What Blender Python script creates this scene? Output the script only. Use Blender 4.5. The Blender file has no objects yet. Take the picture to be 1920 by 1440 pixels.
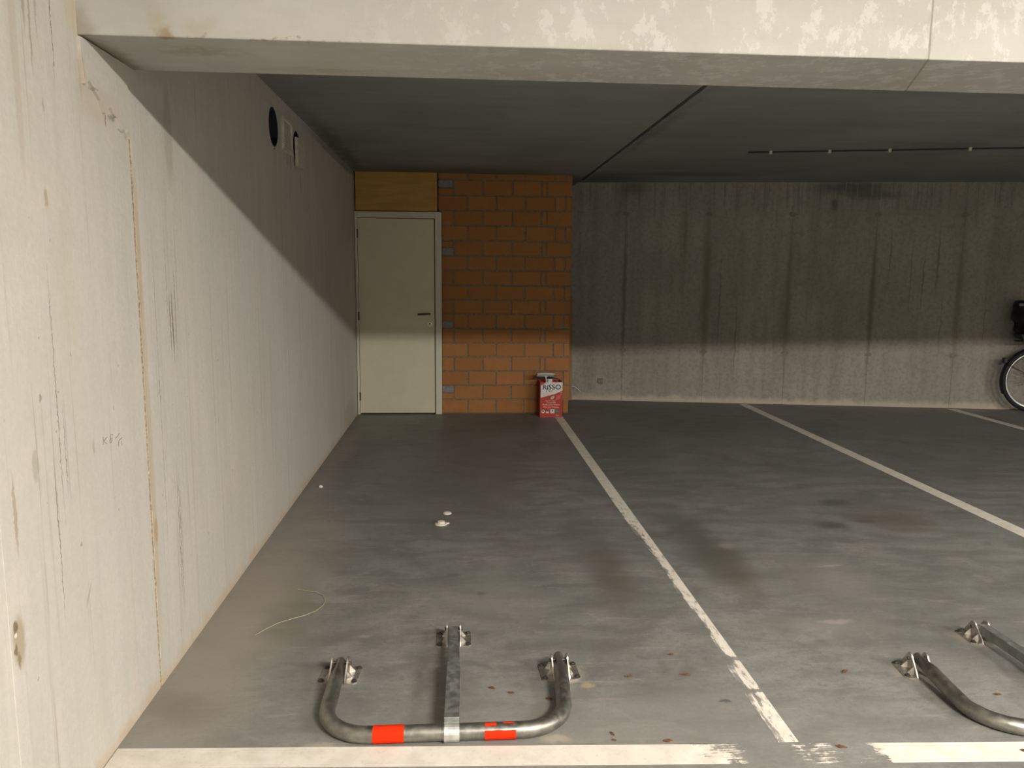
import bpy, bmesh, math, random
from mathutils import Vector, Matrix

S = bpy.context.scene
COL = S.collection
PI = math.pi

# ------------------------------------------------------------------ camera
F = 1442.0
CAMH = 1.42
Yc = Vector(((859-960)/F, (516-720)/F, 1.0)).normalized()
Pc = Vector(((859-960)/F+1, (516-720)/F+0.009, 1.0))
Zc = Yc.cross(Pc).normalized()
if Zc.y > 0:
    Zc = -Zc
Xc = Yc.cross(Zc).normalized()
rows = (Xc, Yc, Zc)                       # world axes in camera coordinates (x right, y down, z forward)
right = Vector((Xc.x, Yc.x, Zc.x))
up = -Vector((Xc.y, Yc.y, Zc.y))
back = -Vector((Xc.z, Yc.z, Zc.z))
cam_d = bpy.data.cameras.new('camera')
cam_d.sensor_width = 36.0
cam_d.sensor_fit = 'HORIZONTAL'
cam_d.lens = F/1920*36.0
cam_d.clip_start = 0.05
cam_d.clip_end = 100
cam = bpy.data.objects.new('camera', cam_d)
COL.objects.link(cam)
m = Matrix.Identity(4)
for i in range(3):
    m[i][0] = right[i]; m[i][1] = up[i]; m[i][2] = back[i]
m[2][3] = CAMH
cam.matrix_world = m
S.camera = cam

# ------------------------------------------------------------------ world, exposure
w = bpy.data.worlds.new('world')
S.world = w
w.use_nodes = True
w.node_tree.nodes['Background'].inputs[0].default_value = (0.5, 0.5, 0.5, 1)
w.node_tree.nodes['Background'].inputs[1].default_value = 0.0
S.view_settings.view_transform = 'Standard'
S.view_settings.look = 'None'
S.view_settings.gamma = 1.0
S.view_settings.exposure = 1.10
S.view_settings.use_curve_mapping = False

# the lamps: opal battens under the ceiling (x, y, length, radiance)
LAMP_COL = (1.0, 0.94, 0.87)
LAMPS = [(1.9, -1.2, 1.25, 190.0), (4.9, -1.2, 1.25, 175.0), (8.2, -1.2, 1.25, 175.0)]

# ------------------------------------------------------------------ node helpers
class N:
    def __init__(s, name):
        s.m = bpy.data.materials.new(name)
        s.m.use_nodes = True
        s.t = s.m.node_tree
        s.b = s.t.nodes['Principled BSDF']
        s.o = s.t.nodes['Material Output']
    def new(s, t): return s.t.nodes.new(t)
    def put(s, sock, v):
        if hasattr(v, 'is_output'): s.t.links.new(v, sock)
        elif isinstance(v, (tuple, list)) and sock.type == 'RGBA' and len(v) == 3: sock.default_value = (*v, 1)
        else: sock.default_value = v
    def coord(s):
        return s.new('ShaderNodeTexCoord').outputs['Object']
    def mapping(s, v, loc=(0,0,0), scale=(1,1,1), typ='POINT'):
        n = s.new('ShaderNodeMapping'); n.vector_type = typ
        s.put(n.inputs['Vector'], v)
        n.inputs['Location'].default_value = loc; n.inputs['Scale'].default_value = scale
        return n.outputs[0]
    def noise(s, v, scale=5, detail=4, rough=0.55, dist=0.0):
        n = s.new('ShaderNodeTexNoise')
        s.put(n.inputs['Vector'], v)
        n.inputs['Scale'].default_value = scale; n.inputs['Detail'].default_value = detail
        n.inputs['Roughness'].default_value = rough; n.inputs['Distortion'].default_value = dist
        return n.outputs['Fac'], n.outputs['Color']
    def vor(s, v, scale, rand=1.0):
        n = s.new('ShaderNodeTexVoronoi')
        s.put(n.inputs['Vector'], v); n.inputs['Scale'].default_value = scale
        n.inputs['Randomness'].default_value = rand
        return n.outputs['Distance'], n.outputs['Color']
    def math(s, op, a, b=0.0, clamp=False):
        n = s.new('ShaderNodeMath'); n.operation = op; n.use_clamp = clamp
        s.put(n.inputs[0], a); s.put(n.inputs[1], b)
        return n.outputs[0]
    def vmath(s, op, a, b=(0,0,0)):
        n = s.new('ShaderNodeVectorMath'); n.operation = op
        s.put(n.inputs[0], a); s.put(n.inputs[1], b)
        return n.outputs['Value'] if op in ('LENGTH', 'DISTANCE', 'DOT_PRODUCT') else n.outputs[0]
    def rng(s, v, a, b, c=0.0, d=1.0, smooth=True):
        n = s.new('ShaderNodeMapRange'); n.interpolation_type = 'SMOOTHSTEP' if smooth else 'LINEAR'
        s.put(n.inputs[0], v)
        for i, q in enumerate((a, b, c, d)): n.inputs[i+1].default_value = q
        return n.outputs[0]
    def mix(s, f, a, b, mode='MIX'):
        n = s.new('ShaderNodeMix'); n.data_type = 'RGBA'; n.blend_type = mode
        s.put(n.inputs[0], f); s.put(n.inputs[6], a); s.put(n.inputs[7], b)
        return n.outputs[2]
    def sep(s, v):
        n = s.new('ShaderNodeSeparateXYZ'); s.put(n.inputs[0], v)
        return n.outputs
    def comb(s, x, y, z):
        n = s.new('ShaderNodeCombineXYZ')
        s.put(n.inputs[0], x); s.put(n.inputs[1], y); s.put(n.inputs[2], z)
        return n.outputs[0]
    def distort(s, v, scale, amp):
        c = s.noise(v, scale, 4)[1]
        c = s.vmath('SUBTRACT', c, (0.5, 0.5, 0.5))
        c = s.vmath('MULTIPLY', c, amp if isinstance(amp, tuple) else (amp,)*3)
        return s.vmath('ADD', v, c)
    def spot(s, base, v, loc, rad, col, k=1.0, soft=0.5):
        """a stain or painted mark with a shape of its own: ellipse of half-axes rad about loc"""
        d = s.vmath('LENGTH', s.mapping(v, loc, rad, 'TEXTURE'))
        f = s.rng(d, 1.0, soft, 0.0, k)
        return s.mix(f, base, col)
    def bump(s, h, strength=0.3, dist=0.01):
        n = s.new('ShaderNodeBump'); s.put(n.inputs['Height'], h)
        n.inputs['Strength'].default_value = strength; n.inputs['Distance'].default_value = dist
        s.t.links.new(n.outputs[0], s.b.inputs['Normal'])
    def done(s, col, rough=0.8, metal=0.0, spec=0.4):
        s.put(s.b.inputs['Base Color'], col); s.put(s.b.inputs['Roughness'], rough)
        s.put(s.b.inputs['Metallic'], metal); s.b.inputs['Specular IOR Level'].default_value = spec
        return s.m

def simple(name, col, rough=0.6, metal=0.0, var=0.12, scale=30, spec=0.4, bump=0.0):
    n = N(name)
    c = n.coord()
    f = n.noise(c, scale, 3)[0]
    dk = tuple(x*(1-var) for x in col); lt = tuple(min(1, x*(1+var)) for x in col)
    if bump: n.bump(f, bump, 0.003)
    return n.done(n.mix(n.rng(f, 0.3, 0.7), dk, lt), rough, metal, spec)

# ------------------------------------------------------------------ materials
def concrete_left():
    n = N('pale_cast_concrete'); p = n.coord()
    x, y, z = n.sep(p)
    st = n.comb(0.0, n.math('MULTIPLY', y, 9.0), n.math('MULTIPLY', z, 0.55))
    f1 = n.noise(st, 1.0, 5, 0.6)[0]
    f2 = n.noise(n.comb(3.0, n.math('MULTIPLY', y, 46.0), n.math('MULTIPLY', z, 0.7)), 1.0, 3, 0.6)[0]
    cl = n.noise(p, 1.7, 5, 0.6)[0]
    fine = n.noise(p, 60, 3)[0]
    c = n.mix(n.rng(cl, 0.3, 0.7), (0.515, 0.483, 0.44), (0.60, 0.553, 0.505))
    c = n.mix(n.rng(f1, 0.34, 0.62, 0.0, 0.55), (0.50, 0.48, 0.425), c)
    c = n.mix(n.rng(f1, 0.56, 0.76, 0.0, 0.22), c, (0.61, 0.57, 0.525))
    mo = n.noise(n.mapping(p, scale=(1, 1, 0.6)), 5.5, 5, 0.65)[0]
    c = n.mix(n.rng(mo, 0.30, 0.50, 0.45, 0.0), c, (0.52, 0.50, 0.42))
    c = n.mix(n.rng(mo, 0.52, 0.72, 0.0, 0.40), c, (0.60, 0.525, 0.478))
    wide = n.noise(n.comb(5.0, n.math('MULTIPLY', y, 22.0), n.math('MULTIPLY', z, 0.45)), 1.0, 4, 0.6)[0]
    c = n.mix(n.rng(wide, 0.56, 0.70, 0.0, 0.38), c, (0.40, 0.355, 0.29))
    line = n.math('MULTIPLY', n.rng(f2, 0.60, 0.70), n.rng(n.noise(n.comb(1.0, n.math('MULTIPLY', y, 7.0), n.math('MULTIPLY', z, 1.3)), 1.0, 2)[0], 0.45, 0.62))
    c = n.mix(n.math('MULTIPLY', line, 0.5), c, (0.26, 0.215, 0.165))
    cy = n.noise(n.comb(9.0, n.math('MULTIPLY', y, 3.2), n.math('MULTIPLY', z, 0.5)), 1.0, 3)[0]
    c = n.mix(n.rng(cy, 0.55, 0.75, 0, 0.35), c, (0.50, 0.44, 0.33))
    c = n.mix(n.rng(fine, 0.35, 0.65, 0.10, 0.0), c, (0.30, 0.27, 0.22))
    # bug holes
    vd, vc = n.vor(n.mapping(n.distort(p, 30, (0.0, 0.03, 0.03)), scale=(1, 1, 0.72)), 13.0)
    vr = n.sep(vc)[0]
    hole = n.math('LESS_THAN', vd, n.math('MULTIPLY', n.math('MULTIPLY', n.math('POWER', vr, 3.5), 0.19), n.rng(z, 1.9, 0.9, 0.45, 1.0)))
    c = n.mix(n.math('MULTIPLY', hole, 0.7), c, (0.24, 0.2, 0.15))
    v = n.distort(n.distort(p, 24, (0.0, 0.012, 0.02)), 75, (0.0, 0.014, 0.02))
    B = 1e3
    dk = (0.20, 0.155, 0.115); ye = (0.42, 0.32, 0.17); gr = (0.30, 0.27, 0.2)
    SP = [((0, 2.83, 1.24), (B, 0.006, 0.13), dk, 0.75), ((0, 2.852, 1.23), (B, 0.008, 0.16), dk, 0.8), ((0, 2.885, 1.28), (B, 0.005, 0.2), dk, 0.6),
          ((0, 2.81, 1.42), (B, 0.004, 0.3), dk, 0.35), ((0, 2.91, 1.45), (B, 0.004, 0.22), dk, 0.4), ((0, 2.90, 1.9), (B, 0.05, 0.22), (0.33, 0.29, 0.23), 0.5),
          ((0, 2.812, 0.45), (B, 0.0035, 0.34), dk, 0.85), ((0, 2.826, 0.42), (B, 0.003, 0.36), dk, 0.75), ((0, 2.838, 0.5), (B, 0.0025, 0.25), dk, 0.6),
          ((0, 2.70, 1.0), (B, 0.003, 0.7), dk, 0.6), ((0, 3.28, 1.0), (B, 0.003, 0.55), dk, 0.5), ((0, 3.52, 1.1), (B, 0.004, 0.5), dk, 0.4),
          ((0, 4.05, 0.9), (B, 0.006, 0.5), gr, 0.5), ((0, 4.72, 0.9), (B, 0.006, 0.8), gr, 0.6), ((0, 5.5, 1.1), (B, 0.008, 0.9), gr, 0.5), ((0, 6.3, 1.0), (B, 0.012, 0.8), gr, 0.5),
          ((0, 2.126, 2.05), (B, 0.0025, 0.2), dk, 0.9), ((0, 2.02, 1.1), (B, 0.0028, 0.42), dk, 0.7), ((0, 1.985, 0.72), (B, 0.002, 0.26), dk, 0.9), ((0, 2.045, 0.95), (B, 0.002, 0.16), dk, 0.75),
          ((0, 2.00, 2.12), (B, 0.010, 0.17), gr, 0.75), ((0, 2.025, 2.05), (B, 0.006, 0.2), gr, 0.75), ((0, 2.055, 2.1), (B, 0.006, 0.15), gr, 0.6), ((0, 1.95, 1.95), (B, 0.02, 0.4), (0.42, 0.36, 0.28), 0.5),
          ((0, 2.59, 0.9), (B, 0.028, 1.0), ye, 0.38), ((0, 2.36, 1.89), (B, 0.16, 0.07), (0.47, 0.40, 0.32), 0.5), ((0, 2.33, 1.93), (B, 0.03, 0.006), (0.27, 0.23, 0.18), 0.6), ((0, 2.445, 1.872), (B, 0.03, 0.009), (0.24, 0.21, 0.17), 0.7), ((0, 2.50, 1.845), (B, 0.02, 0.006), (0.26, 0.22, 0.17), 0.7), ((0, 2.54, 1.838), (B, 0.014, 0.018), (0.36, 0.30, 0.25), 0.6), ((0, 2.265, 1.95), (B, 0.012, 0.08), (0.42, 0.34, 0.26), 0.6), ((0, 2.405, 1.86), (B, 0.004, 0.028), (0.2, 0.15, 0.1), 0.9), ((0, 2.60, 0.55), (B, 0.02, 0.06), (0.40, 0.27, 0.14), 0.7), ((0, 2.588, 1.5), (B, 0.02, 0.3), ye, 0.4),  # thin dark spots paint the shaded crack edge of the broken patch
          ((0, 2.042, 1.60), (B, 0.011, 0.03), (0.38, 0.31, 0.22), 0.85), ((0, 2.06, 1.83), (B, 0.006, 0.02), (0.36, 0.29, 0.2), 0.7),
          ((0, 1.775, 0.56), (B, 0.032, 0.085), (0.33, 0.265, 0.165), 0.75), ((0, 1.765, 0.60), (B, 0.012, 0.02), (0.14, 0.1, 0.06), 0.8), ((0, 1.76, 0.545), (B, 0.010, 0.015), (0.16, 0.12, 0.07), 0.8), ((0, 1.77, 0.515), (B, 0.008, 0.03), (0.2, 0.15, 0.09), 0.7), ((0, 1.762, 0.58), (B, 0.006, 0.007), (0.75, 0.70, 0.58), 0.9), ((0, 1.90, 0.95), (B, 0.02, 0.05), gr, 0.5), ((0, 1.80, 0.86), (B, 0.008, 0.12), (0.3, 0.22, 0.15), 0.6),
          ((0, 1.944, 1.11), (B, 0.008, 0.014), dk, 0.6), ((0, 2.2, 0.93), (B, 0.008, 0.03), gr, 0.5), ((0, 2.24, 2.13), (B, 0.05, 0.10), (0.46, 0.37, 0.22), 0.4),
          ((0, 4.95, 2.10), (B, 0.012, 0.06), (0.12, 0.1, 0.075), 0.6), ((0, 4.86, 2.09), (B, 0.01, 0.05), (0.14, 0.12, 0.09), 0.6), ((0, 5.24, 2.0), (B, 0.01, 0.1), (0.14, 0.12, 0.09), 0.6), ((0, 4.533, 2.112), (B, 0.012, 0.012), (0.03, 0.03, 0.03), 0.95),
          ((0, 7.0, 2.40), (B, 1.8, 0.05), (0.2, 0.18, 0.14), 0.6), ((0, 7.3, 0.12), (B, 0.5, 0.15), (0.36, 0.29, 0.21), 0.4)]
    for lo, ra, co, k in SP:
        c = n.spot(c, v, lo, ra, co, k)
    # long scrape
    u = n.math('ADD', n.math('MULTIPLY', n.math('SUBTRACT', y, 2.115), 0.85), n.math('MULTIPLY', n.math('SUBTRACT', z, 0.53), -0.53))
    u2 = n.math('ADD', n.math('MULTIPLY', n.math('SUBTRACT', y, 2.115), 0.53), n.math('MULTIPLY', n.math('SUBTRACT', z, 0.53), 0.85))
    c = n.spot(c, n.comb(u, u2, 0.0), (0, 0, 0), (0.006, 0.045, B), (0.33, 0.27, 0.2), 0.55)
    # foot of the wall: crumbling dirty edge
    foot = n.math('ADD', z, n.math('MULTIPLY', n.noise(p, 14, 4)[0], -0.10))
    c = n.mix(n.rng(foot, 0.015, -0.05, 0.0, 0.55), c, (0.45, 0.33, 0.2))
    n.bump(n.math('ADD', n.math('ADD', n.math('MULTIPLY', fine, 0.6), n.math('MULTIPLY', f1, 1.5)), n.math('MULTIPLY', hole, -1.2)), 0.35, 0.006)
    return n.done(c, 0.85, 0, 0.25)

def concrete_back():
    n = N('stained_formwork_concrete'); p = n.coord()
    x, y, z = n.sep(p)
    cl = n.noise(p, 1.3, 5, 0.6)[0]
    st = n.noise(n.comb(n.math('MULTIPLY', x, 7.0), 0.0, n.math('MULTIPLY', z, 0.4)), 1.0, 5, 0.65)[0]
    fine = n.noise(p, 28, 4, 0.65)[0]
    c = n.mix(n.rng(cl, 0.3, 0.7), (0.275, 0.26, 0.22), (0.33, 0.315, 0.27))
    c = n.mix(n.rng(st, 0.3, 0.6, 0.6, 0.0), c, (0.22, 0.208, 0.17))
    c = n.mix(n.rng(fine, 0.38, 0.55, 0.35, 0.0), c, (0.165, 0.155, 0.13))
    v = n.distort(p, 9, (0.05, 0.0, 0.08))
    B = 1e3; dk = (0.13, 0.115, 0.08); gn = (0.17, 0.155, 0.10)
    SP = [((1.88, 0, 1.2), (0.035, B, 1.15), dk, 0.75), ((2.78, 0, 1.25), (0.06, B, 1.15), gn, 0.8), ((2.77, 0, 1.35), (0.10, B, 0.8), gn, 0.35), ((3.67, 0, 1.2), (0.05, B, 1.1), gn, 0.75), ((3.64, 0, 1.0), (0.10, B, 0.45), gn, 0.45),
          ((4.56, 0, 1.2), (0.045, B, 1.05), dk, 0.7), ((5.46, 0, 1.2), (0.055, B, 1.1), gn, 0.65), ((2.53, 0, 1.9), (0.03, B, 0.5), gn, 0.55), ((2.93, 0, 1.2), (0.02, B, 0.7), dk, 0.5), ((3.12, 0, 0.75), (0.012, B, 0.6), dk, 0.7),
          ((5.08, 0, 1.4), (0.012, B, 0.5), dk, 0.6), ((5.22, 0, 1.6), (0.02, B, 0.55), dk, 0.6), ((4.72, 0, 1.7), (0.015, B, 0.4), dk, 0.55), ((4.95, 0, 1.5), (0.01, B, 0.6), dk, 0.45), ((5.3, 0, 1.0), (0.012, B, 0.6), dk, 0.4), ((5.75, 0, 1.0), (0.01, B, 0.7), dk, 0.35), ((6.6, 0, 1.2), (0.05, B, 1.1), gn, 0.5),
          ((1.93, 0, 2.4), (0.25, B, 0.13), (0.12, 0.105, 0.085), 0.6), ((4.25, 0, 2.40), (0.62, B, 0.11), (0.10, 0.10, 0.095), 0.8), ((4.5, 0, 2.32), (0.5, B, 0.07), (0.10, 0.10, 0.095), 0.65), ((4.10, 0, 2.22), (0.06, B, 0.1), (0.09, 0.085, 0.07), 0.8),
          ((1.635, 0, 0.226), (0.05, B, 0.05), dk, 0.6), ((2.4, 0, 0.2), (0.5, B, 0.1), (0.27, 0.24, 0.19), 0.5)]
    for lo, ra, co, k in SP:
        c = n.spot(c, v, lo, ra, co, k, 0.15)
    dr = n.noise(n.comb(n.math('MULTIPLY', x, 26.0), 0.0, n.math('MULTIPLY', z, 1.2)), 1.0, 4, 0.65)[0]
    top = n.math('MULTIPLY', n.math('MULTIPLY', n.rng(z, 2.16, 2.36), n.rng(x, 3.5, 3.8)), n.rng(x, 5.6, 5.0))
    c = n.mix(n.math('MULTIPLY', top, n.rng(dr, 0.56, 0.66, 0, 0.6)), c, (0.36, 0.35, 0.32))
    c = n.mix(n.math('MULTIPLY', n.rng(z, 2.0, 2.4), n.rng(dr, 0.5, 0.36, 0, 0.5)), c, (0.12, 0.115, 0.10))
    foot = n.math('ADD', z, n.math('MULTIPLY', n.noise(p, 9, 4)[0], -0.12))
    c = n.mix(n.rng(foot, 0.03, -0.04, 0.0, 0.75), c, (0.50, 0.43, 0.34))
    n.bump(n.math('ADD', n.math('MULTIPLY', fine, 0.8), st), 0.5, 0.02)
    return n.done(c, 0.9, 0, 0.2)

def concrete_beam():
    n = N('smooth_beam_concrete'); p = n.coord()
    x, y, z = n.sep(p)
    cl = n.noise(p, 2.2, 5, 0.6)[0]
    st = n.noise(n.mapping(p, scale=(2.2, 14.0, 9.0)), 1.0, 5, 0.65)[0]
    fl = n.noise(n.mapping(p, scale=(1.0, 1.0, 0.7)), 17, 5, 0.7)[0]
    c = n.mix(n.rng(cl, 0.3, 0.7), (0.40, 0.387, 0.352), (0.455, 0.443, 0.405))
    c = n.mix(n.rng(st, 0.35, 0.65, 0.30, 0.0), c, (0.36, 0.335, 0.285))
    c = n.mix(n.math('MULTIPLY', n.rng(fl, 0.51, 0.58, 0, 0.45), n.rng(x, -0.6, 0.5)), c, (0.58, 0.575, 0.545))
    v = n.distort(p, 16, 0.09)
    B = 1e3
    for lo, ra, co, k in [((-0.80, 2.262, 2.06), (0.035, 0.02, 0.03), (0.27, 0.20, 0.10), 0.8), ((-0.81, 2.262, 2.10), (0.05, 0.02, 0.06), (0.37, 0.31, 0.22), 0.5), ((-0.70, 2.262, 2.08), (0.07, 0.02, 0.045), (0.37, 0.32, 0.25), 0.5), ((-0.55, 2.262, 2.056), (0.4, 0.01, 0.008), (0.25, 0.2, 0.13), 0.6),
                          ((-1.02, 2.45, 2.055), (0.06, 0.4, 0.12), (0.22, 0.16, 0.09), 0.6), ((-0.75, 2.4, 2.05), (0.18, 0.1, 0.02), (0.30, 0.26, 0.2), 0.55),
                          ((1.37, 0, 2.10), (0.016, B, 0.07), (0.36, 0.345, 0.31), 0.7), ((1.365, 0, 2.16), (0.01, B, 0.03), (0.36, 0.345, 0.31), 0.7), ((-0.4, 2.57, 2.05), (0.25, 0.06, 0.02), (0.32, 0.28, 0.21), 0.5), ((1.45, 2.5, 2.05), (0.1, 0.12, 0.02), (0.35, 0.30, 0.24), 0.5)]:
        c = n.spot(c, v, lo, ra, co, k, 0.2)
    n.bump(n.math('ADD', fl, st), 0.2, 0.008)
    return n.done(c, 0.85, 0, 0.25)

def concrete_ceiling():
    n = N('dark_slab_concrete'); p = n.coord()
    x, y, z = n.sep(p)
    cl = n.noise(p, 1.1, 5, 0.6)[0]
    st = n.noise(n.mapping(p, scale=(0.7, 7.0, 1.0)), 1.0, 5, 0.6)[0]
    fine = n.noise(p, 35, 3)[0]
    c = n.mix(n.rng(cl, 0.3, 0.7), (0.235, 0.24, 0.22), (0.285, 0.29, 0.27))
    c = n.mix(n.rng(st, 0.35, 0.6, 0.22, 0.0), c, (0.17, 0.17, 0.145))
    v = n.distort(p, 7, 0.22)
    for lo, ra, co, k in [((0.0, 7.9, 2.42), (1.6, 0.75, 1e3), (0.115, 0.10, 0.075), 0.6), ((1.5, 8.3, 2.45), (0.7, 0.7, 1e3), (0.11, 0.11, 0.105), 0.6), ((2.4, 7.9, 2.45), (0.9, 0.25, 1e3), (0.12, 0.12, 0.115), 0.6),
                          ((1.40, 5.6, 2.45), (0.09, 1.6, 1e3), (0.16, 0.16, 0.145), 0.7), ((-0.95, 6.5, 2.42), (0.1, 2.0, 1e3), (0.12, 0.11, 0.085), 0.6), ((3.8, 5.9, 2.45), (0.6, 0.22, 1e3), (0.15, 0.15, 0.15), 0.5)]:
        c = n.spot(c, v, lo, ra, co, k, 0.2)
    n.bump(n.math('ADD', n.math('MULTIPLY', fine, 0.4), st), 0.3, 0.01)
    return n.done(c, 0.9, 0, 0.2)

def concrete_floor():
    n = N('power_floated_floor'); p = n.coord()
    x, y, z = n.sep(p)
    cl = n.noise(p, 1.2, 6, 0.62, 0.4)[0]
    md = n.noise(n.mapping(p, scale=(1.0, 2.2, 1.0)), 4.0, 5, 0.65, 0.3)[0]
    sw = n.noise(n.mapping(p, scale=(3.0, 26.0, 1.0)), 1.0, 4, 0.6, 0.6)[0]
    fine = n.noise(p, 120, 2)[0]
    c = n.mix(n.rng(cl, 0.32, 0.68), (0.160, 0.160, 0.147), (0.225, 0.222, 0.205))
    c = n.mix(n.rng(md, 0.35, 0.60, 0.6, 0.0), c, (0.125, 0.123, 0.112))
    hi = n.noise(n.mapping(p, scale=(1.0, 1.5, 1.0)), 7.0, 6, 0.72, 1.2)[0]
    c = n.mix(n.rng(hi, 0.54, 0.70, 0.0, 0.5), c, (0.275, 0.262, 0.235))
    c = n.mix(n.rng(n.noise(p, 2.3, 5, 0.7, 0.8)[0], 0.48, 0.30, 0.0, 0.5), c, (0.12, 0.112, 0.098))
    c = n.mix(n.rng(sw, 0.58, 0.72, 0.0, 0.45), c, (0.30, 0.275, 0.24))
    gr = n.noise(n.mapping(p, scale=(1.0, 1.6, 1.0)), 26, 5, 0.7, 0.5)[0]
    c = n.mix(n.rng(gr, 0.32, 0.52, 0.38, 0.0), c, (0.105, 0.10, 0.088))
    c = n.mix(n.rng(gr, 0.58, 0.74, 0.0, 0.35), c, (0.29, 0.272, 0.24))
    c = n.mix(n.rng(fine, 0.3, 0.6, 0.2, 0.0), c, (0.09, 0.085, 0.075))
    v = n.distort(p, 5, 0.22)
    B = 1e3
    br = (0.115, 0.092, 0.068); dk = (0.098, 0.097, 0.085); lt = (0.30, 0.27, 0.235); warm = (0.31, 0.268, 0.22)
    SP = [((-0.9, 3.2, 0), (0.42, 2.2, B), warm, 0.7), ((-0.95, 6.0, 0), (0.15, 2.0, B), warm, 0.4), ((-0.7, 3.15, 0), (0.16, 0.5, B), (0.15, 0.14, 0.095), 0.55),
          ((0.0, 5.6, 0), (0.75, 2.3, B), (0.125, 0.122, 0.108), 0.55), ((0.5, 7.2, 0), (0.7, 0.6, B), (0.115, 0.105, 0.09), 0.5), ((2.3, 7.3, 0), (1.1, 1.2, B), (0.115, 0.112, 0.10), 0.5),
          ((0.74, 3.60, 0), (0.13, 0.55, B), br, 0.6), ((0.62, 4.1, 0), (0.10, 0.5, B), dk, 0.35), ((1.32, 3.62, 0), (0.19, 0.66, B), (0.10, 0.09, 0.068), 0.8), ((1.28, 4.0, 0), (0.22, 0.9, B), dk, 0.65), ((0.72, 3.7, 0), (0.19, 0.8, B), dk, 0.5),
          ((2.60, 4.25, 0), (0.4, 0.28, B), br, 0.55), ((-0.9, 2.42, 0), (0.2, 0.16, B), (0.15, 0.125, 0.098), 0.5), ((-0.60, 2.7, 0), (0.12, 0.3, B), dk, 0.3),
          ((1.75, 3.4, 0), (0.35, 0.5, B), (0.235, 0.225, 0.205), 0.5), ((1.5, 2.9, 0), (0.4, 0.2, B), (0.25, 0.23, 0.20), 0.4), ((0.15, 3.3, 0), (0.35, 0.5, B), (0.21, 0.205, 0.185), 0.45),
          ((0.4, 2.2, 0), (1.6, 0.42, B), (0.245, 0.225, 0.20), 0.45), ((-0.3, 4.6, 0), (0.35, 0.3, B), (0.195, 0.19, 0.175), 0.4)]
    for lo, ra, co, k in SP:
        c = n.spot(c, v, lo, ra, co, k, 0.1)
    v2 = n.distort(p, 22, 0.05)
    v2 = n.distort(v2, 5, 0.06)
    wet = (0.085, 0.083, 0.075)
    SP = [((2.41, 4.62, 0), (0.13, 0.10, B), wet, 0.75), ((2.16, 4.17, 0), (0.13, 0.09, B), wet, 0.75), ((2.40, 4.23, 0), (0.10, 0.04, B), wet, 0.6), ((2.0, 4.64, 0), (0.07, 0.03, B), wet, 0.35),
          ((0.895, 2.371, 0), (0.03, 0.016, B), (0.07, 0.068, 0.06), 0.8), ((-0.03, 3.52, 0), (0.05, 0.03, B), wet, 0.55), ((0.10, 3.3, 0), (0.03, 0.03, B), wet, 0.55), ((-0.12, 3.50, 0), (0.07, 0.03, B), wet, 0.35),
          ((-0.42, 2.60, 0), (0.12, 0.10, B), (0.34, 0.30, 0.25), 0.5), ((0.375, 2.58, 0), (0.10, 0.09, B), (0.36, 0.31, 0.24), 0.55), ((-0.023, 2.85, 0), (0.10, 0.09, B), (0.34, 0.30, 0.25), 0.5), ((0.45, 2.50, 0), (0.03, 0.03, B), (0.42, 0.33, 0.18), 0.6),
          ((1.665, 2.52, 0), (0.11, 0.10, B), (0.34, 0.30, 0.25), 0.5), ((2.06, 2.77, 0), (0.11, 0.10, B), (0.36, 0.30, 0.24), 0.5), ((0.30, 2.19, 0), (0.06, 0.03, B), (0.42, 0.36, 0.26), 0.5), ((-0.42, 2.19, 0), (0.06, 0.04, B), (0.42, 0.36, 0.26), 0.5),
          ((1.57, 2.95, 0), (0.10, 0.03, B), (0.34, 0.31, 0.27), 0.6), ((1.85, 3.55, 0), (0.08, 0.02, B), (0.33, 0.30, 0.26), 0.7), ((1.43, 3.85, 0), (0.06, 0.05, B), (0.26, 0.25, 0.22), 0.5), ((3.15, 5.8, 0), (0.2, 0.06, B), (0.24, 0.225, 0.2), 0.6), ((-0.02, 2.42, 0), (0.05, 0.03, B), (0.13, 0.12, 0.10), 0.6)]
    for lo, ra, co, k in SP:
        c = n.spot(c, v2, lo, ra, co, k, 0.35)
    vd, vc = n.vor(p, 5.0)
    sp = n.math('LESS_THAN', vd, n.rng(n.sep(vc)[0], 0.6, 1.0, 0.0, 0.022, False))
    c = n.mix(n.math('MULTIPLY', sp, 0.75), c, (0.5, 0.47, 0.42))
    n.bump(n.math('ADD', n.math('MULTIPLY', fine, 0.2), md), 0.12, 0.006)
    return n.done(c, n.rng(md, 0.3, 0.7, 0.42, 0.6), 0, 0.4)

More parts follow.
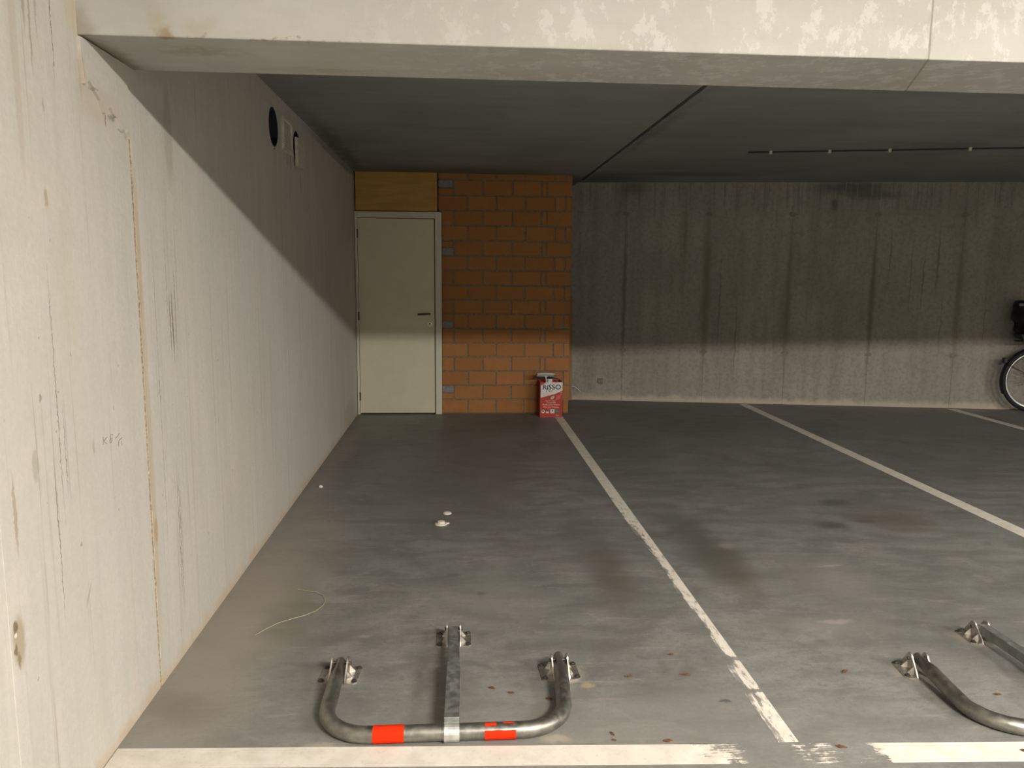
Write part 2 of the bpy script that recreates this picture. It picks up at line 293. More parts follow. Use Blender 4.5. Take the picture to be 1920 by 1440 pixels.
def line_paint(name, kind):
    n = N(name); p = n.coord()
    x, y, z = n.sep(p)
    fine = n.noise(p, 55, 4, 0.7)[0]
    cl = n.noise(p, 14, 4)[0]
    c = n.mix(n.rng(cl, 0.3, 0.7), (0.60, 0.555, 0.48), (0.70, 0.655, 0.58))
    c = n.mix(n.rng(fine, 0.30, 0.45, 0.35, 0.0), c, (0.42, 0.37, 0.30))
    n.done(c, 0.7, 0, 0.3)
    if kind == 'far':
        return n.m
    if kind == 'bay':
        streak = n.noise(n.comb(n.math('MULTIPLY', x, 70.0), n.math('MULTIPLY', y, 7.0), 0.0), 1.0, 5, 0.7)[0]
        blot = n.noise(n.mapping(p, scale=(1.6, 1.0, 1.0)), 9, 5, 0.7)[0]
        q = n.math('ADD', n.math('MULTIPLY', streak, 0.55), n.math('MULTIPLY', blot, 0.45))
        near = n.rng(y, 5.3, 3.6)
        b = n.math('MULTIPLY', near, -0.13)
        edge = n.math('MULTIPLY', n.rng(x, 0.985, 1.035, -0.26, 0.12), n.rng(y, 4.4, 3.0, 0.45, 1.0))
        b = n.math('ADD', b, n.math('MULTIPLY', edge, n.math('MULTIPLY', near, n.rng(y, 2.35, 2.9, 0.4, 1.0))))
        for cy, ry, kk in ((2.90, 0.06, -0.10), (2.66, 0.035, -0.16), (2.43, 0.02, -0.13), (2.74, 0.1, 0.06), (3.3, 0.25, 0.08), (2.25, 0.1, 0.07), (2.55, 0.1, 0.06)):
            d = n.rng(n.math('ABSOLUTE', n.math('SUBTRACT', y, cy)), ry, 0.0, 0.0, kk)
            b = n.math('ADD', b, d)
        q = n.math('ADD', n.math('ADD', q, 0.15), b)
        fac = n.rng(q, 0.40, 0.55)
        fac = n.math('MAXIMUM', fac, n.rng(y, 4.9, 5.6))
        scuff = n.noise(n.mapping(p, scale=(3.0, 1.0, 1.0)), 16, 5, 0.75)[0]
        fac = n.math('MULTIPLY', fac, n.math('SUBTRACT', 1.0, n.math('MULTIPLY', n.rng(scuff, 0.52, 0.66, 0, 0.55), n.rng(y, 5.2, 4.2))))
    else:
        streak = n.noise(n.comb(n.math('MULTIPLY', x, 9.0), n.math('MULTIPLY', y, 150.0), 0.0), 1.0, 5, 0.7)[0]
        blot = n.noise(p, 20, 5, 0.7)[0]
        q = n.math('ADD', n.math('MULTIPLY', streak, 0.5), n.math('MULTIPLY', blot, 0.5))
        r = n.new('ShaderNodeValToRGB')
        n.put(r.inputs[0], n.rng(x, 0.0, 2.0, 0.0, 1.0, False))
        e = r.color_ramp.elements
        stops = [(0.0, 1.0), (0.30, 1.0), (0.36, 0.52), (0.42, 0.40), (0.46, 0.22), (0.485, 0.2), (0.51, 0.39), (0.555, 0.40), (0.59, 0.28), (0.63, 0.36), (0.65, 0.55), (0.67, 1.0)]
        e[0].position, e[0].color = 0.0, (1, 1, 1, 1)
        e[1].position, e[1].color = 1.0, (1, 1, 1, 1)
        for a, g in stops[1:]:
            k = e.new(a); k.color = (g, g, g, 1)
        q = n.math('ADD', q, n.math('SUBTRACT', r.outputs[0], 0.42))
        fac = n.rng(q, 0.46, 0.54)
        fac = n.math('MULTIPLY', fac, 0.95)
    tr = n.new('ShaderNodeBsdfTransparent')
    ms = n.new('ShaderNodeMixShader')
    n.put(ms.inputs[0], fac)
    n.t.links.new(tr.outputs[0], ms.inputs[1]); n.t.links.new(n.b.outputs[0], ms.inputs[2])
    n.t.links.new(ms.outputs[0], n.o.inputs['Surface'])
    return n.m

def brick_mat():
    n = N('orange_clay_brick'); p = n.coord()
    oi = n.new('ShaderNodeObjectInfo')
    f = n.noise(n.vmath('ADD', p, n.comb(n.math('MULTIPLY', oi.outputs['Random'], 40.0), 0.0, 0.0)), 14, 5, 0.65)[0]
    fine = n.noise(p, 110, 3)[0]
    a = n.mix(oi.outputs['Random'], (0.29, 0.122, 0.04), (0.395, 0.19, 0.066))
    c = n.mix(n.rng(f, 0.3, 0.7), n.mix(0.75, a, (0.30, 0.085, 0.03), 'MULTIPLY'), a)
    c = n.mix(n.rng(f, 0.35, 0.65, 0.0, 0.55), (0.32, 0.145, 0.052), a)
    c = n.mix(n.rng(fine, 0.3, 0.5, 0.25, 0.0), c, (0.22, 0.07, 0.03))
    n.bump(n.math('ADD', f, fine), 0.35, 0.004)
    return n.done(c, 0.9, 0, 0.2)

def galv(name, col, rough, streak=True, dirt=0.5):
    n = N(name); p = n.coord()
    f = n.noise(p, 38, 5, 0.65)[0]
    g = n.noise(p, 11, 4)[0]
    c = n.mix(n.rng(f, 0.35, 0.7), tuple(q*0.72 for q in col), col)
    c = n.mix(n.rng(g, 0.52, 0.70, 0.0, dirt), c, (0.13, 0.12, 0.095))
    n.bump(f, 0.08, 0.002)
    return n.done(c, n.rng(f, 0.3, 0.7, rough-0.08, rough+0.12), 0.9, 0.5)

def wood(name, a, b, sc):
    n = N(name); p = n.coord()
    f = n.noise(n.mapping(p, scale=sc), 1.0, 5, 0.6, 0.5)[0]
    g = n.noise(p, 5, 3)[0]
    c = n.mix(n.rng(f, 0.3, 0.7), a, b)
    c = n.mix(n.rng(g, 0.4, 0.7, 0, 0.3), c, tuple(q*0.7 for q in a))
    return n.done(c, 0.6, 0, 0.35)

M = dict(
    wall_left=concrete_left(), wall_back=concrete_back(), beam=concrete_beam(), ceiling=concrete_ceiling(), floor=concrete_floor(),
    line_far=line_paint('white_line_paint', 'far'), line_bay=line_paint('worn_bay_paint', 'bay'), line_front=line_paint('scuffed_front_paint', 'front'),
    brick=brick_mat(), mortar=simple('grey_mortar', (0.17, 0.145, 0.11), 0.95, var=0.25, scale=60, bump=0.4), grey_block=simple('grey_cement_fill', (0.21, 0.205, 0.195), 0.95, var=0.2, scale=80, bump=0.5),
    joint=simple('yellowed_joint_mortar', (0.36, 0.285, 0.195), 0.95, var=0.4, scale=90, bump=1.0), dark_joint=simple('dark_joint_filler', (0.10, 0.095, 0.08), 0.95),
    plain=simple('pale_bounce_concrete', (0.78, 0.765, 0.71), 0.9, scale=3),  # unseen rear wall and aisle ceiling, made pale to bounce extra light
    door=simple('cream_door_paint', (0.55, 0.52, 0.385), 0.5, var=0.03, scale=6), frame=simple('cream_frame_paint', (0.52, 0.505, 0.405), 0.45, var=0.03, scale=8),
    dark=simple('dark_void', (0.01, 0.01, 0.01), 0.9), ply=wood('golden_plywood', (0.40, 0.215, 0.042), (0.48, 0.28, 0.07), (2.0, 6.0, 26.0)), board=wood('brown_board', (0.26, 0.15, 0.065), (0.34, 0.21, 0.10), (30.0, 8.0, 2.0)),
    chrome=simple('satin_steel', (0.42, 0.40, 0.37), 0.3, 1.0, 0.1), keyplate=simple('pale_key_plate', (0.62, 0.58, 0.46), 0.35, 0.3, 0.05),
    tube=galv('grey_galvanised_tube', (0.31, 0.30, 0.265), 0.42), arm=galv('dull_galvanised_arm', (0.40, 0.41, 0.385), 0.55, dirt=0.25), collar=galv('pale_zinc_collar', (0.62, 0.62, 0.59), 0.55, dirt=0.05), bracket=galv('bright_zinc_bracket', (0.66, 0.62, 0.56), 0.38, dirt=0.25),
    bolt=simple('dark_bolt', (0.10, 0.09, 0.08), 0.5, 0.7), red_tape=simple('orange_red_tape', (0.58, 0.024, 0.003), 0.75, var=0.08, scale=60, spec=0.1),
    red_card=simple('red_printed_card', (0.36, 0.028, 0.017), 0.5, var=0.06, scale=10), card_in=simple('brown_card_inside', (0.11, 0.06, 0.05), 0.9), white_print=simple('white_print', (0.60, 0.585, 0.54), 0.5, var=0.03), navy=simple('navy_print', (0.012, 0.012, 0.055), 0.5), tan_print=simple('brown_print', (0.35, 0.13, 0.08), 0.5), pink_print=simple('pink_print', (0.78, 0.36, 0.30), 0.5), rose_print=simple('rose_print', (0.55, 0.16, 0.13), 0.5), beige_print=simple('beige_print', (0.66, 0.54, 0.42), 0.5), grey_print=simple('grey_print', (0.30, 0.29, 0.27), 0.5),
    leaf_print=simple('green_print', (0.20, 0.50, 0.08), 0.5), green_print=simple('dark_green_print', (0.035, 0.14, 0.08), 0.5), purple_print=simple('violet_print', (0.22, 0.17, 0.27), 0.5), black=simple('black_plastic', (0.012, 0.012, 0.012), 0.45), white_plastic=simple('white_plastic', (0.66, 0.63, 0.55), 0.4, var=0.05), rubber=simple('black_rubber', (0.012, 0.012, 0.012), 0.7), rim=simple('aluminium_rim', (0.62, 0.60, 0.57), 0.3, 1.0, 0.05), spoke=simple('steel_spoke', (0.45, 0.43, 0.4), 0.35, 1.0, 0.05),
    bike=simple('black_bike_paint', (0.014, 0.014, 0.016), 0.3), reflector=simple('red_reflector', (0.25, 0.02, 0.015), 0.25), grey_cloth=simple('dark_grey_padding', (0.045, 0.045, 0.045), 0.9), pale_patch=simple('pale_grey_patch', (0.22, 0.22, 0.22), 0.5),
    conduit=simple('dark_grey_cable', (0.035, 0.035, 0.035), 0.6), clip=simple('pale_plastic_clip', (0.50, 0.49, 0.43), 0.5), vent=simple('off_white_vent_plastic', (0.52, 0.50, 0.41), 0.6, var=0.12), sleeve=simple('dark_blue_pipe', (0.016, 0.018, 0.026), 0.7),
    leaf=simple('dry_brown_leaf', (0.115, 0.055, 0.028), 0.8, var=0.4, scale=90), wire=simple('pale_yellow_wire', (0.36, 0.32, 0.20), 0.5), cap=simple('off_white_cap', (0.58, 0.55, 0.47), 0.5, var=0.05), pencil=simple('pencil_grey', (0.17, 0.14, 0.11), 0.8), putty=simple('grey_putty', (0.30, 0.28, 0.24), 0.9), plug=simple('dark_tie_plug', (0.19, 0.175, 0.14), 0.95, bump=0.5),
    housing=simple('white_lamp_housing', (0.7, 0.7, 0.68), 0.5))

def lamp_mat(strength):
    n = N('opal_lamp_diffuser')
    n.done((0.8, 0.8, 0.78), 0.5)
    n.b.inputs['Emission Color'].default_value = (*LAMP_COL, 1)
    n.b.inputs['Emission Strength'].default_value = strength
    return n.m

# ------------------------------------------------------------------ mesh helpers
def finish(name, bm, mat, parent=None, smooth=False, loc=None):
    bmesh.ops.recalc_face_normals(bm, faces=bm.faces)
    me = bpy.data.meshes.new(name)
    bm.to_mesh(me); bm.free()
    me.materials.append(mat)
    if smooth:
        for p in me.polygons: p.use_smooth = True
        try: me.set_sharp_from_angle(angle=math.radians(40))
        except Exception: pass
    o = bpy.data.objects.new(name, me)
    COL.objects.link(o)
    if parent: o.parent = parent
    if loc: o.location = loc
    return o

def empty(name, loc=(0,0,0), rz=0.0, parent=None):
    o = bpy.data.objects.new(name, None)
    o.empty_display_size = 0.1
    COL.objects.link(o); o.location = loc; o.rotation_euler = (0, 0, rz)
    if parent: o.parent = parent
    return o

def tag(o, label=None, cat=None, group=None, kind=None):
    if label: o['label'] = label
    if cat: o['category'] = cat
    if group: o['group'] = group
    if kind: o['kind'] = kind
    return o

def box(bm, a, b, bevel=0.0, mat=None):
    r = bmesh.ops.create_cube(bm, size=1.0)
    vs = r['verts']
    for v in vs:
        v.co = Vector((a[i] + (v.co[i]+0.5)*(b[i]-a[i]) for i in range(3)))
    if bevel > 0:
        es = list({e for v in vs for e in v.link_edges})
        rr = bmesh.ops.bevel(bm, geom=es, offset=bevel, segments=1, affect='EDGES', profile=0.5)
        vs = rr['verts'] if rr.get('verts') else vs
    if mat is not None:
        seen = {v for f in bm.faces for v in f.verts}
        for v in vs: v.co = mat @ v.co
    return vs

def add_box(name, a, b, mat, parent=None, bevel=0.0):
    bm = bmesh.new(); box(bm, a, b, bevel)
    return finish(name, bm, mat, parent)

def prism(bm, pts, axis, d0, d1):
    """extrude the 2-D outline pts along axis from d0 to d1"""
    def P(u, v, d):
        return {'x': (d, u, v), 'y': (u, d, v), 'z': (u, v, d)}[axis]
    A = [bm.verts.new(P(u, v, d0)) for u, v in pts]
    B = [bm.verts.new(P(u, v, d1)) for u, v in pts]
    k = len(pts)
    bm.faces.new(A); bm.faces.new(B[::-1])
    for i in range(k):
        bm.faces.new((A[i], B[i], B[(i+1) % k], A[(i+1) % k]))

def circle(cx, cy, r, n=24, a0=0.0, a1=2*PI, ry=None):
    full = abs(a1-a0-2*PI) < 1e-6
    k = n if full else n+1
    return [(cx+r*math.cos(a0+(a1-a0)*i/n), cy+(ry or r)*math.sin(a0+(a1-a0)*i/n)) for i in range(k)]

def tube(bm, pts, r, sides=12, closed=False, caps=True, shape=None):
    """sweep a round (or shaped) section along points; r is one radius or one per point"""
    P = [Vector(p) for p in pts]; n = len(P)
    rr = r if isinstance(r, (list, tuple)) else [r]*n
    t0 = (P[1]-P[0]).normalized()
    up_ = Vector((0, 0, 1)) if abs(t0.z) < 0.9 else Vector((1, 0, 0))
    nrm = (up_ - t0*up_.dot(t0)).normalized()
    rings = []
    for i in range(n):
        if closed: t = (P[(i+1) % n]-P[i-1]).normalized()
        elif i == 0: t = (P[1]-P[0]).normalized()
        elif i == n-1: t = (P[-1]-P[-2]).normalized()
        else: t = (P[i+1]-P[i-1]).normalized()
        nrm = (nrm - t*nrm.dot(t)).normalized()
        bn = t.cross(nrm)
        ri = rr[i]; ru, rv = ri if isinstance(ri, tuple) else (ri, ri)
        rings.append([bm.verts.new(P[i] + nrm*(rv*math.sin(2*PI*j/sides)) + bn*(ru*math.cos(2*PI*j/sides))) for j in range(sides)])
    m_ = n if closed else n-1
    for i in range(m_):
        a, b = rings[i], rings[(i+1) % n]
        for j in range(sides):
            bm.faces.new((a[j], a[(j+1) % sides], b[(j+1) % sides], b[j]))
    if caps and not closed:
        bm.faces.new(rings[0][::-1]); bm.faces.new(rings[-1])

def ring(bm, c, axis, R, r, n=40, sides=10, a0=0, a1=2*PI, rv=None):
    full = abs(a1-a0-2*PI) < 1e-6
    pts = []
    for i in range(n if full else n+1):
        a = a0+(a1-a0)*i/n
        u, v = R*math.cos(a), R*math.sin(a)
        pts.append({'y': (c[0]+u, c[1], c[2]+v), 'x': (c[0], c[1]+u, c[2]+v), 'z': (c[0]+u, c[1]+v, c[2])}[axis])
    tube(bm, pts, [(rv or r, r)]*len(pts) if rv else r, sides, closed=full)

def copy_tree(o, parent=None):
    c = o.copy(); COL.objects.link(c)
    if parent: c.parent = parent
    for ch in list(o.children): copy_tree(ch, c)
    return c

def bevel_all(bm, off, seg=1):
    bmesh.ops.bevel(bm, geom=list(bm.edges), offset=off, segments=seg, affect='EDGES', profile=0.5)

def text_mesh(s, size, mat, parent, loc, name='lettering', shear=0.0, bold=0.0, align='CENTER', depth=0.0006, sx=1.0):
    cu = bpy.data.curves.new(name, 'FONT')
    cu.body = s; cu.size = size; cu.shear = shear; cu.offset = bold; cu.align_x = align; cu.extrude = depth
    cu.resolution_u = 3
    o = bpy.data.objects.new(name, cu); COL.objects.link(o)
    dg = bpy.context.evaluated_depsgraph_get()
    me = bpy.data.meshes.new_from_object(o.evaluated_get(dg))
    bpy.data.objects.remove(o)
    me.transform(Matrix.Diagonal((sx, 1, 1, 1)))
    me.transform(Matrix.Rotation(PI/2, 4, 'X'))
    me.materials.clear(); me.materials.append(mat)
    q = bpy.data.objects.new(name, me); COL.objects.link(q)
    q.parent = parent; q.location = loc
    return q

# ------------------------------------------------------------------ room
XL = -1.026
X1, Y0 = 14.0, -6.0
CL, CR = 2.425, 2.458
def by(x): return 8.766 - 0.159*(x-1.324)        # the back wall runs askew

floor = tag(add_box('floor', (-1.5, Y0-0.2, -0.2), (X1+0.2, 9.6, 0.0), M['floor']), kind='structure')

# painted lines, thin films of paint on the floor
def strip(name, quad, mat, h=0.0012):
    bm = bmesh.new()
    prism(bm, quad, 'z', -0.001, h)
    o = finish(name, bm, mat, floor)
    return o
strip('painted_line', [(0.978, 7.95), (1.063, 7.95), (1.049, 2.135), (0.985, 2.135)], M['line_bay'])
strip('painted_line', [(3.175, 8.40), (3.275, 8.385), (3.235, 2.13), (3.135, 2.13)], M['line_far'])
strip('painted_line', [(5.40, 8.05), (5.50, 8.04), (5.47, 2.05), (5.37, 2.05)], M['line_far'])
strip('painted_line', [(7.62, 7.72), (7.72, 7.70), (7.69, 1.95), (7.59, 1.95)], M['line_far'])
sl = -0.043
strip('painted_line', [(XL+0.004, 2.213), (6.0, 2.213+sl*7.02), (6.0, 2.118+sl*7.02), (XL+0.004, 2.118)], M['line_front'], 0.0014)

# left wall: three cast panels with filled joints, on a backing
wall_l = tag(add_box('wall_left', (-1.36, Y0, -0.05), (-1.24, 9.3, 3.05), M['dark']), kind='structure')
def wall_panel(y0, y1, bev=0.0006):
    bm = bmesh.new(); box(bm, (-1.24, y0, -0.03), (XL, y1, 3.0), bev)
    return finish('panel', bm, M['wall_left'], wall_l)
wall_panel(Y0, 1.737)
wall_panel(1.741, 2.561)
p3 = wall_panel(2.576, 9.2)
add_box('joint_filler', (-1.2, 1.731, -0.03), (XL-0.0015, 1.749, 2.99), M['wall_left'], wall_l)
bm = bmesh.new()                                   # crumbly yellowed mortar joint
rnd = random.Random(4)
rows_ = []
for i in range(101):
    z = i*1.86/100
    a = 2.557+rnd.uniform(-.003, .002); b = 2.580+rnd.uniform(-.003, .004)
    d = rnd.uniform(-0.003, 0.0025)
    rows_.append([bm.verts.new((-1.1, a, z)), bm.verts.new((XL-0.002, a, z)), bm.verts.new((XL+d, 2.569+rnd.uniform(-.004, .004), z)), bm.verts.new((XL-0.002, b, z)), bm.verts.new((-1.1, b, z))])
for i in range(100):
    for j in range(4):
        bm.faces.new((rows_[i][j], rows_[i][j+1], rows_[i+1][j+1], rows_[i+1][j]))
o = finish('joint_filler', bm, M['joint'], wall_l); o['label'] = 'yellowed crumbling mortar joint'
add_box('joint_filler', (-1.1, 2.556, 1.85), (XL-0.0015, 2.581, 2.99), M['wall_left'], wall_l)
# broken edge of the concrete under the beam end
bm = bmesh.new()
edge = [(2.262, 2.05), (2.262, 1.99), (2.275, 1.93), (2.30, 1.945), (2.33, 1.925), (2.36, 1.905), (2.385, 1.875), (2.40, 1.885), (2.425, 1.90), (2.455, 1.875), (2.475, 1.885), (2.51, 1.845), (2.535, 1.86), (2.556, 1.83), (2.556, 2.05)]
prism(bm, edge, 'x', XL-0.01, XL+0.009)
o = finish('patch', bm, M['wall_left'], wall_l)
# pencil scribble
bm = bmesh.new()
for st in [[(2.2592, .9478), (2.2593, .934), (2.2577, .9246)], [(2.2838, .9414), (2.2641, .9347), (2.2639, .933), (2.2705, .9275), (2.28, .9231)],
           [(2.3234, .9395), (2.3123, .9439), (2.3064, .9431), (2.3044, .9335), (2.2995, .9264), (2.3012, .9207), (2.3063, .9202), (2.3148, .9254), (2.3053, .931), (2.3156, .9311)],
           [(2.3654, .9358), (2.3524, .9299), (2.3372, .9259)], [(2.3835, .9191), (2.3612, .916), (2.3558, .9069), (2.3545, .8976)], [(2.378, .9093), (2.3803, .9015), (2.3781, .896)]]:
    tube(bm, [(XL+0.0002, a, b) for a, b in st], [(0.0010, 0.0010)]*len(st), 5)
o = finish('pencil_mark', bm, M['pencil'], wall_l)

# holes for the vents, cut into the third panel
def cut(panel, shapes):
    bm = bmesh.new()
    for pts, d0, d1 in shapes: prism(bm, pts, 'x', d0, d1)
    c = finish('cutter', bm, M['dark'])
    md = panel.modifiers.new('b', 'BOOLEAN'); md.operation = 'DIFFERENCE'; md.object = c; md.solver = 'EXACT'
    dg = bpy.context.evaluated_depsgraph_get()
    me = bpy.data.meshes.new_from_object(panel.evaluated_get(dg))
    panel.modifiers.clear()
    panel.data = me
    bpy.data.objects.remove(c)
cut(p3, [(circle(4.522, 2.229, 0.107, 40), -1.3, -0.9), (circle(5.14, 2.205, 0.112, 40), -1.3, -0.9), ([(4.75, 2.165), (4.95, 2.165), (4.95, 2.31), (4.75, 2.31)], -1.3, -0.9)])
p3.data.materials.clear(); p3.data.materials.append(M['wall_left'])

# back wall: formwork bays with thin joints between
wall_b = tag(bpy.data.objects.new('wall_back', None), kind='structure'); COL.objects.link(wall_b)
seams = [-1.24, 1.0, 1.88, 2.78, 3.67, 4.56, 5.46, 6.36, 7.26, 8.16, 9.06, 9.96, 10.9, 11.9, 12.9, X1+0.1]
for a, b in zip(seams[:-1], seams[1:]):
    bm = bmesh.new(); g = 0.0013
    prism(bm, [(a+g, by(a)), (b-g, by(b)), (b-g, by(b)+0.2), (a+g, by(a)+0.2)], 'z', -0.03, 2.60)
    finish('panel', bm, M['wall_back'], wall_b)
bm = bmesh.new()
prism(bm, [(-1.24, by(-1.24)+0.006), (X1+.1, by(X1+.1)+0.006), (X1+.1, by(X1+.1)+0.19), (-1.24, by(-1.24)+0.19)], 'z', -0.03, 2.59)
finish('joint_filler', bm, M['dark_joint'], wall_b)
for sx in (1.88, 2.78, 3.67, 4.56, 5.46):
    for sz in (0.585, 2.115):
        bm = bmesh.new(); r2 = random.Random(int(sx*100+sz*10))
        pts = [(sx+r2.uniform(.03, .045)*math.cos(i*PI/5), sz+r2.uniform(.02, .032)*math.sin(i*PI/5)) for i in range(10)]
        prism(bm, pts, 'y', 0.0, 0.012)
        for v in bm.verts: v.co.y += by(v.co.x)-0.006
        finish('tie_plug', bm, M['plug'], wall_b)

tag(add_box('wall_right', (X1, Y0, -0.05), (X1+0.2, 7.0, 3.02), M['ceiling']), kind='structure')  # unseen wall kept dark to cut bounce light on the left wall
tag(add_box('wall_rear', (-1.3, Y0-0.2, -0.05), (X1+0.2, Y0, 3.02), M['plain']), kind='structure')

CA = 2.872                                        # unseen aisle ceiling, raised so the lamps light the beam more evenly
ceil_ = tag(add_box('ceiling', (-1.3, Y0-0.2, 3.0), (X1+0.2, 9.3, 3.1), M['dark_joint']), kind='structure')
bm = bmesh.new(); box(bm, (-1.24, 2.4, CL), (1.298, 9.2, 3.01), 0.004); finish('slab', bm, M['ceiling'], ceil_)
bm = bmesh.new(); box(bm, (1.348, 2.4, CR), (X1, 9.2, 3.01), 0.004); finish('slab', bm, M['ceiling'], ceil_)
add_box('slab', (-1.24, Y0, CA), (X1, 2.26, 3.01), M['plain'], ceil_)
bm = bmesh.new(); rnd = random.Random(9)          # ragged lip of grout along the slab joint
prev = None
for i in range(60):
    y = 2.6+i*0.1
    wv = 0.03+0.035*abs(math.sin(i*0.7)+0.6*math.sin(i*1.9))
    cur = [bm.verts.new((1.3475, y, CR-0.012-rnd.uniform(0, .004))), bm.verts.new((1.3475+wv*0.6, y, CR-0.008-rnd.uniform(0, .004))), bm.verts.new((1.3475+wv, y, CR+0.001)), bm.verts.new((1.3475, y, CR+0.003))]
    if prev:
        for j in range(4): bm.faces.new((prev[j], prev[(j+1) % 4], cur[(j+1) % 4], cur[j]))
    prev = cur
finish('grout_lip', bm, M['ceiling'], ceil_)

beam = tag(bpy.data.objects.new('beam', None), kind='structure'); COL.objects.link(beam)
bm = bmesh.new(); prism(bm, [(XL-0.05, 2.265), (1.368, 2.265), (1.52, 2.635), (XL-0.05, 2.635)], 'z', 2.055, 3.01); bevel_all(bm, 0.004, 2); finish('segment', bm, M['beam'], beam)
bm = bmesh.new(); prism(bm, [(1.3705, 2.265), (X1, 2.265), (X1, 2.635), (1.5225, 2.635)], 'z', 2.055, 3.01); bevel_all(bm, 0.003, 2); finish('segment', bm, M['beam'], beam)
bm = bmesh.new(); prism(bm, [(1.362, 2.2665), (1.376, 2.2665), (1.53, 2.633), (1.51, 2.633)], 'z', 2.0565, 3.01); finish('joint_filler', bm, M['putty'], beam)

# ------------------------------------------------------------------ brick closet, door
wall_c = bpy.data.objects.new('wall_closet', None); COL.objects.link(wall_c); tag(wall_c, kind='structure')
YB = 7.88
bm = bmesh.new()
prism(bm, [(-0.19, YB+0.007), (1.147, YB+0.007), (1.147, by(1.147)), (1.03, by(1.03)), (1.03, YB+0.13), (-0.19, YB+0.13)], 'z', -0.02, CL+0.002)
finish('mortar', bm, M['mortar'], wall_c)
ZR = [0.0, .144, .292, .441, .588, .733, .88, 1.028, 1.172, 1.319, 1.469, 1.615, 1.765, 1.915, 2.066, 2.212, 2.363, CL]
JA = [-0.17, .097, .386, .678, .977, 1.084, 1.154]
JB = [-0.17, -.046, .25, .545, .84, .893, 1.154]
cache = {}
rnd = random.Random(21)
def brick(x0, x1, z0, z1, mat, side=False, lab=None):
    g = 0.0066
    jx = rnd.uniform(-.0015, .0015); jz = rnd.uniform(-.0015, .0015); jy = rnd.uniform(-.0015, .0015)
    L, H_ = round(x1-x0-2*g, 3), round(z1-z0-2*g, 3)
    key = (L, H_, mat.name, side)
    if key not in cache:
        bm = bmesh.new()
        if side: box(bm, (-.045, -L/2, -H_/2), (.045, L/2, H_/2), 0.004)
        else: box(bm, (-L/2, -.045, -H_/2), (L/2, .045, H_/2), 0.004)
        o = finish('brick', bm, mat, wall_c); cache[key] = o.data
    else:
        o = bpy.data.objects.new('brick', cache[key]); COL.objects.link(o); o.parent = wall_c
    if side: o.location = (1.154-.045+jy, (x0+x1)/2+jx, (z0+z1)/2+jz)
    else: o.location = ((x0+x1)/2+jx, YB+.045+jy, (z0+z1)/2+jz)
    if lab: o['label'] = lab
    return o
for r in range(17):
    z0, z1 = ZR[r], ZR[r+1]
    js = list(JA if r % 2 == 0 else JB)
    if r >= 14: js[0] = -0.203
    zt = z1 + (0.004 if r == 16 else 0)
    for i in range(len(js)-1):
        a, b = js[i], js[i+1]
        if i == 0 and r in (1, 15):
            h = z0+(z1-z0)*0.47
            brick(a, -0.046, z0, h+.004, M['brick']); brick(a, -0.046, h, z1, M['grey_block'], lab='grey cement block among orange bricks')
        elif i == 0 and r == 11:
            h = z0+(z1-z0)*0.55
            brick(a, b, z0, h, M['grey_block'], lab='grey cement block among orange bricks'); brick(a, b, h-.004, z1, M['brick'])
        elif i == 0 and r == 6:
            h = z0+(z1-z0)*0.52
            brick(a, -0.05, z0, h, M['grey_block'], lab='grey cement block among orange bricks'); brick(a, -0.05, h-.004, z1, M['brick']); brick(-0.05, b, z0, z1, M['brick'])
        else:
            brick(a, b, z0, zt, M['brick'])
    ys = [YB+.09, 8.11, 8.40, 8.69, by(1.154)] if r % 2 == 0 else [YB+.09, 8.25, 8.54, by(1.154)]
    for a, b in zip(ys[:-1], ys[1:]):
        brick(a, b, z0, zt, M['brick'], side=True)

door = empty('door_1', (-0.60, 7.84, 0)); tag(door, kind='structure')
dx, dy = 0.60, -7.84
def D(a, b):
    return tuple(a[i]+(dx, dy, 0)[i] for i in range(3)), tuple(b[i]+(dx, dy, 0)[i] for i in range(3))
bm = bmesh.new()
for a, b in [((-1.022, 7.83, 0), (-0.996, 7.97, 2.038)), ((-0.231, 7.83, 0), (-0.165, 7.97, 2.038)), ((-0.996, 7.83, 1.976), (-0.231, 7.97, 2.038))]:
    box(bm, *D(a, b), 0.003)
fr = finish('door_frame', bm, M['frame'], door)
for a, b in [((-0.996, 7.885, 0), (-0.975, 7.965, 1.976)), ((-0.25, 7.885, 0), (-0.231, 7.965, 1.976))]:
    bm = bmesh.new(); box(bm, *D(a, b)); finish('shaded_stop', bm, M['dark'], fr)  # stops coloured near-black to paint the dark gap beside the leaf
bm = bmesh.new(); box(bm, *D((-0.9935, 7.842, 0.014), (-0.2385, 7.882, 1.971)), 0.002)
leaf = finish('door_leaf', bm, M['door'], door)
bm = bmesh.new(); box(bm, *D((-1.0, 7.95, 0.0), (-0.2, 7.99, 2.0))); finish('dark_backing', bm, M['dark'], door)  # black sheet stands in for the unlit closet behind the door
for zc in (1.82, 1.005, 0.19):
    bm = bmesh.new(); tube(bm, [(-0.9955+dx, 7.832+dy, zc-.042), (-0.9955+dx, 7.832+dy, zc+.042)], 0.0075, 10)
    finish('hinge', bm, M['bolt'], door, True)
bm = bmesh.new()
hz = 1.030
tube(bm, [(-0.286+dx, 7.842+dy, hz), (-0.286+dx, 7.80+dy, hz), (-0.292+dx, 7.790+dy, hz), (-0.305+dx, 7.786+dy, hz), (-0.36+dx, 7.787+dy, hz-.002), (-0.405+dx, 7.790+dy, hz-.004)], [.0085, .0085, .009, .0095, .0095, .009], 12)
finish('handle', bm, M['bolt'], leaf, True)
bm = bmesh.new(); prism(bm, circle(-0.286+dx, hz, .025, 24), 'y', 7.836+dy, 7.844+dy); finish('rosette', bm, M['door'], leaf)
bm = bmesh.new(); prism(bm, circle(-0.285+dx, 0.925, .024, 24), 'y', 7.834+dy, 7.844+dy); bevel_all(bm, .001); finish('key_plate', bm, M['keyplate'], leaf)
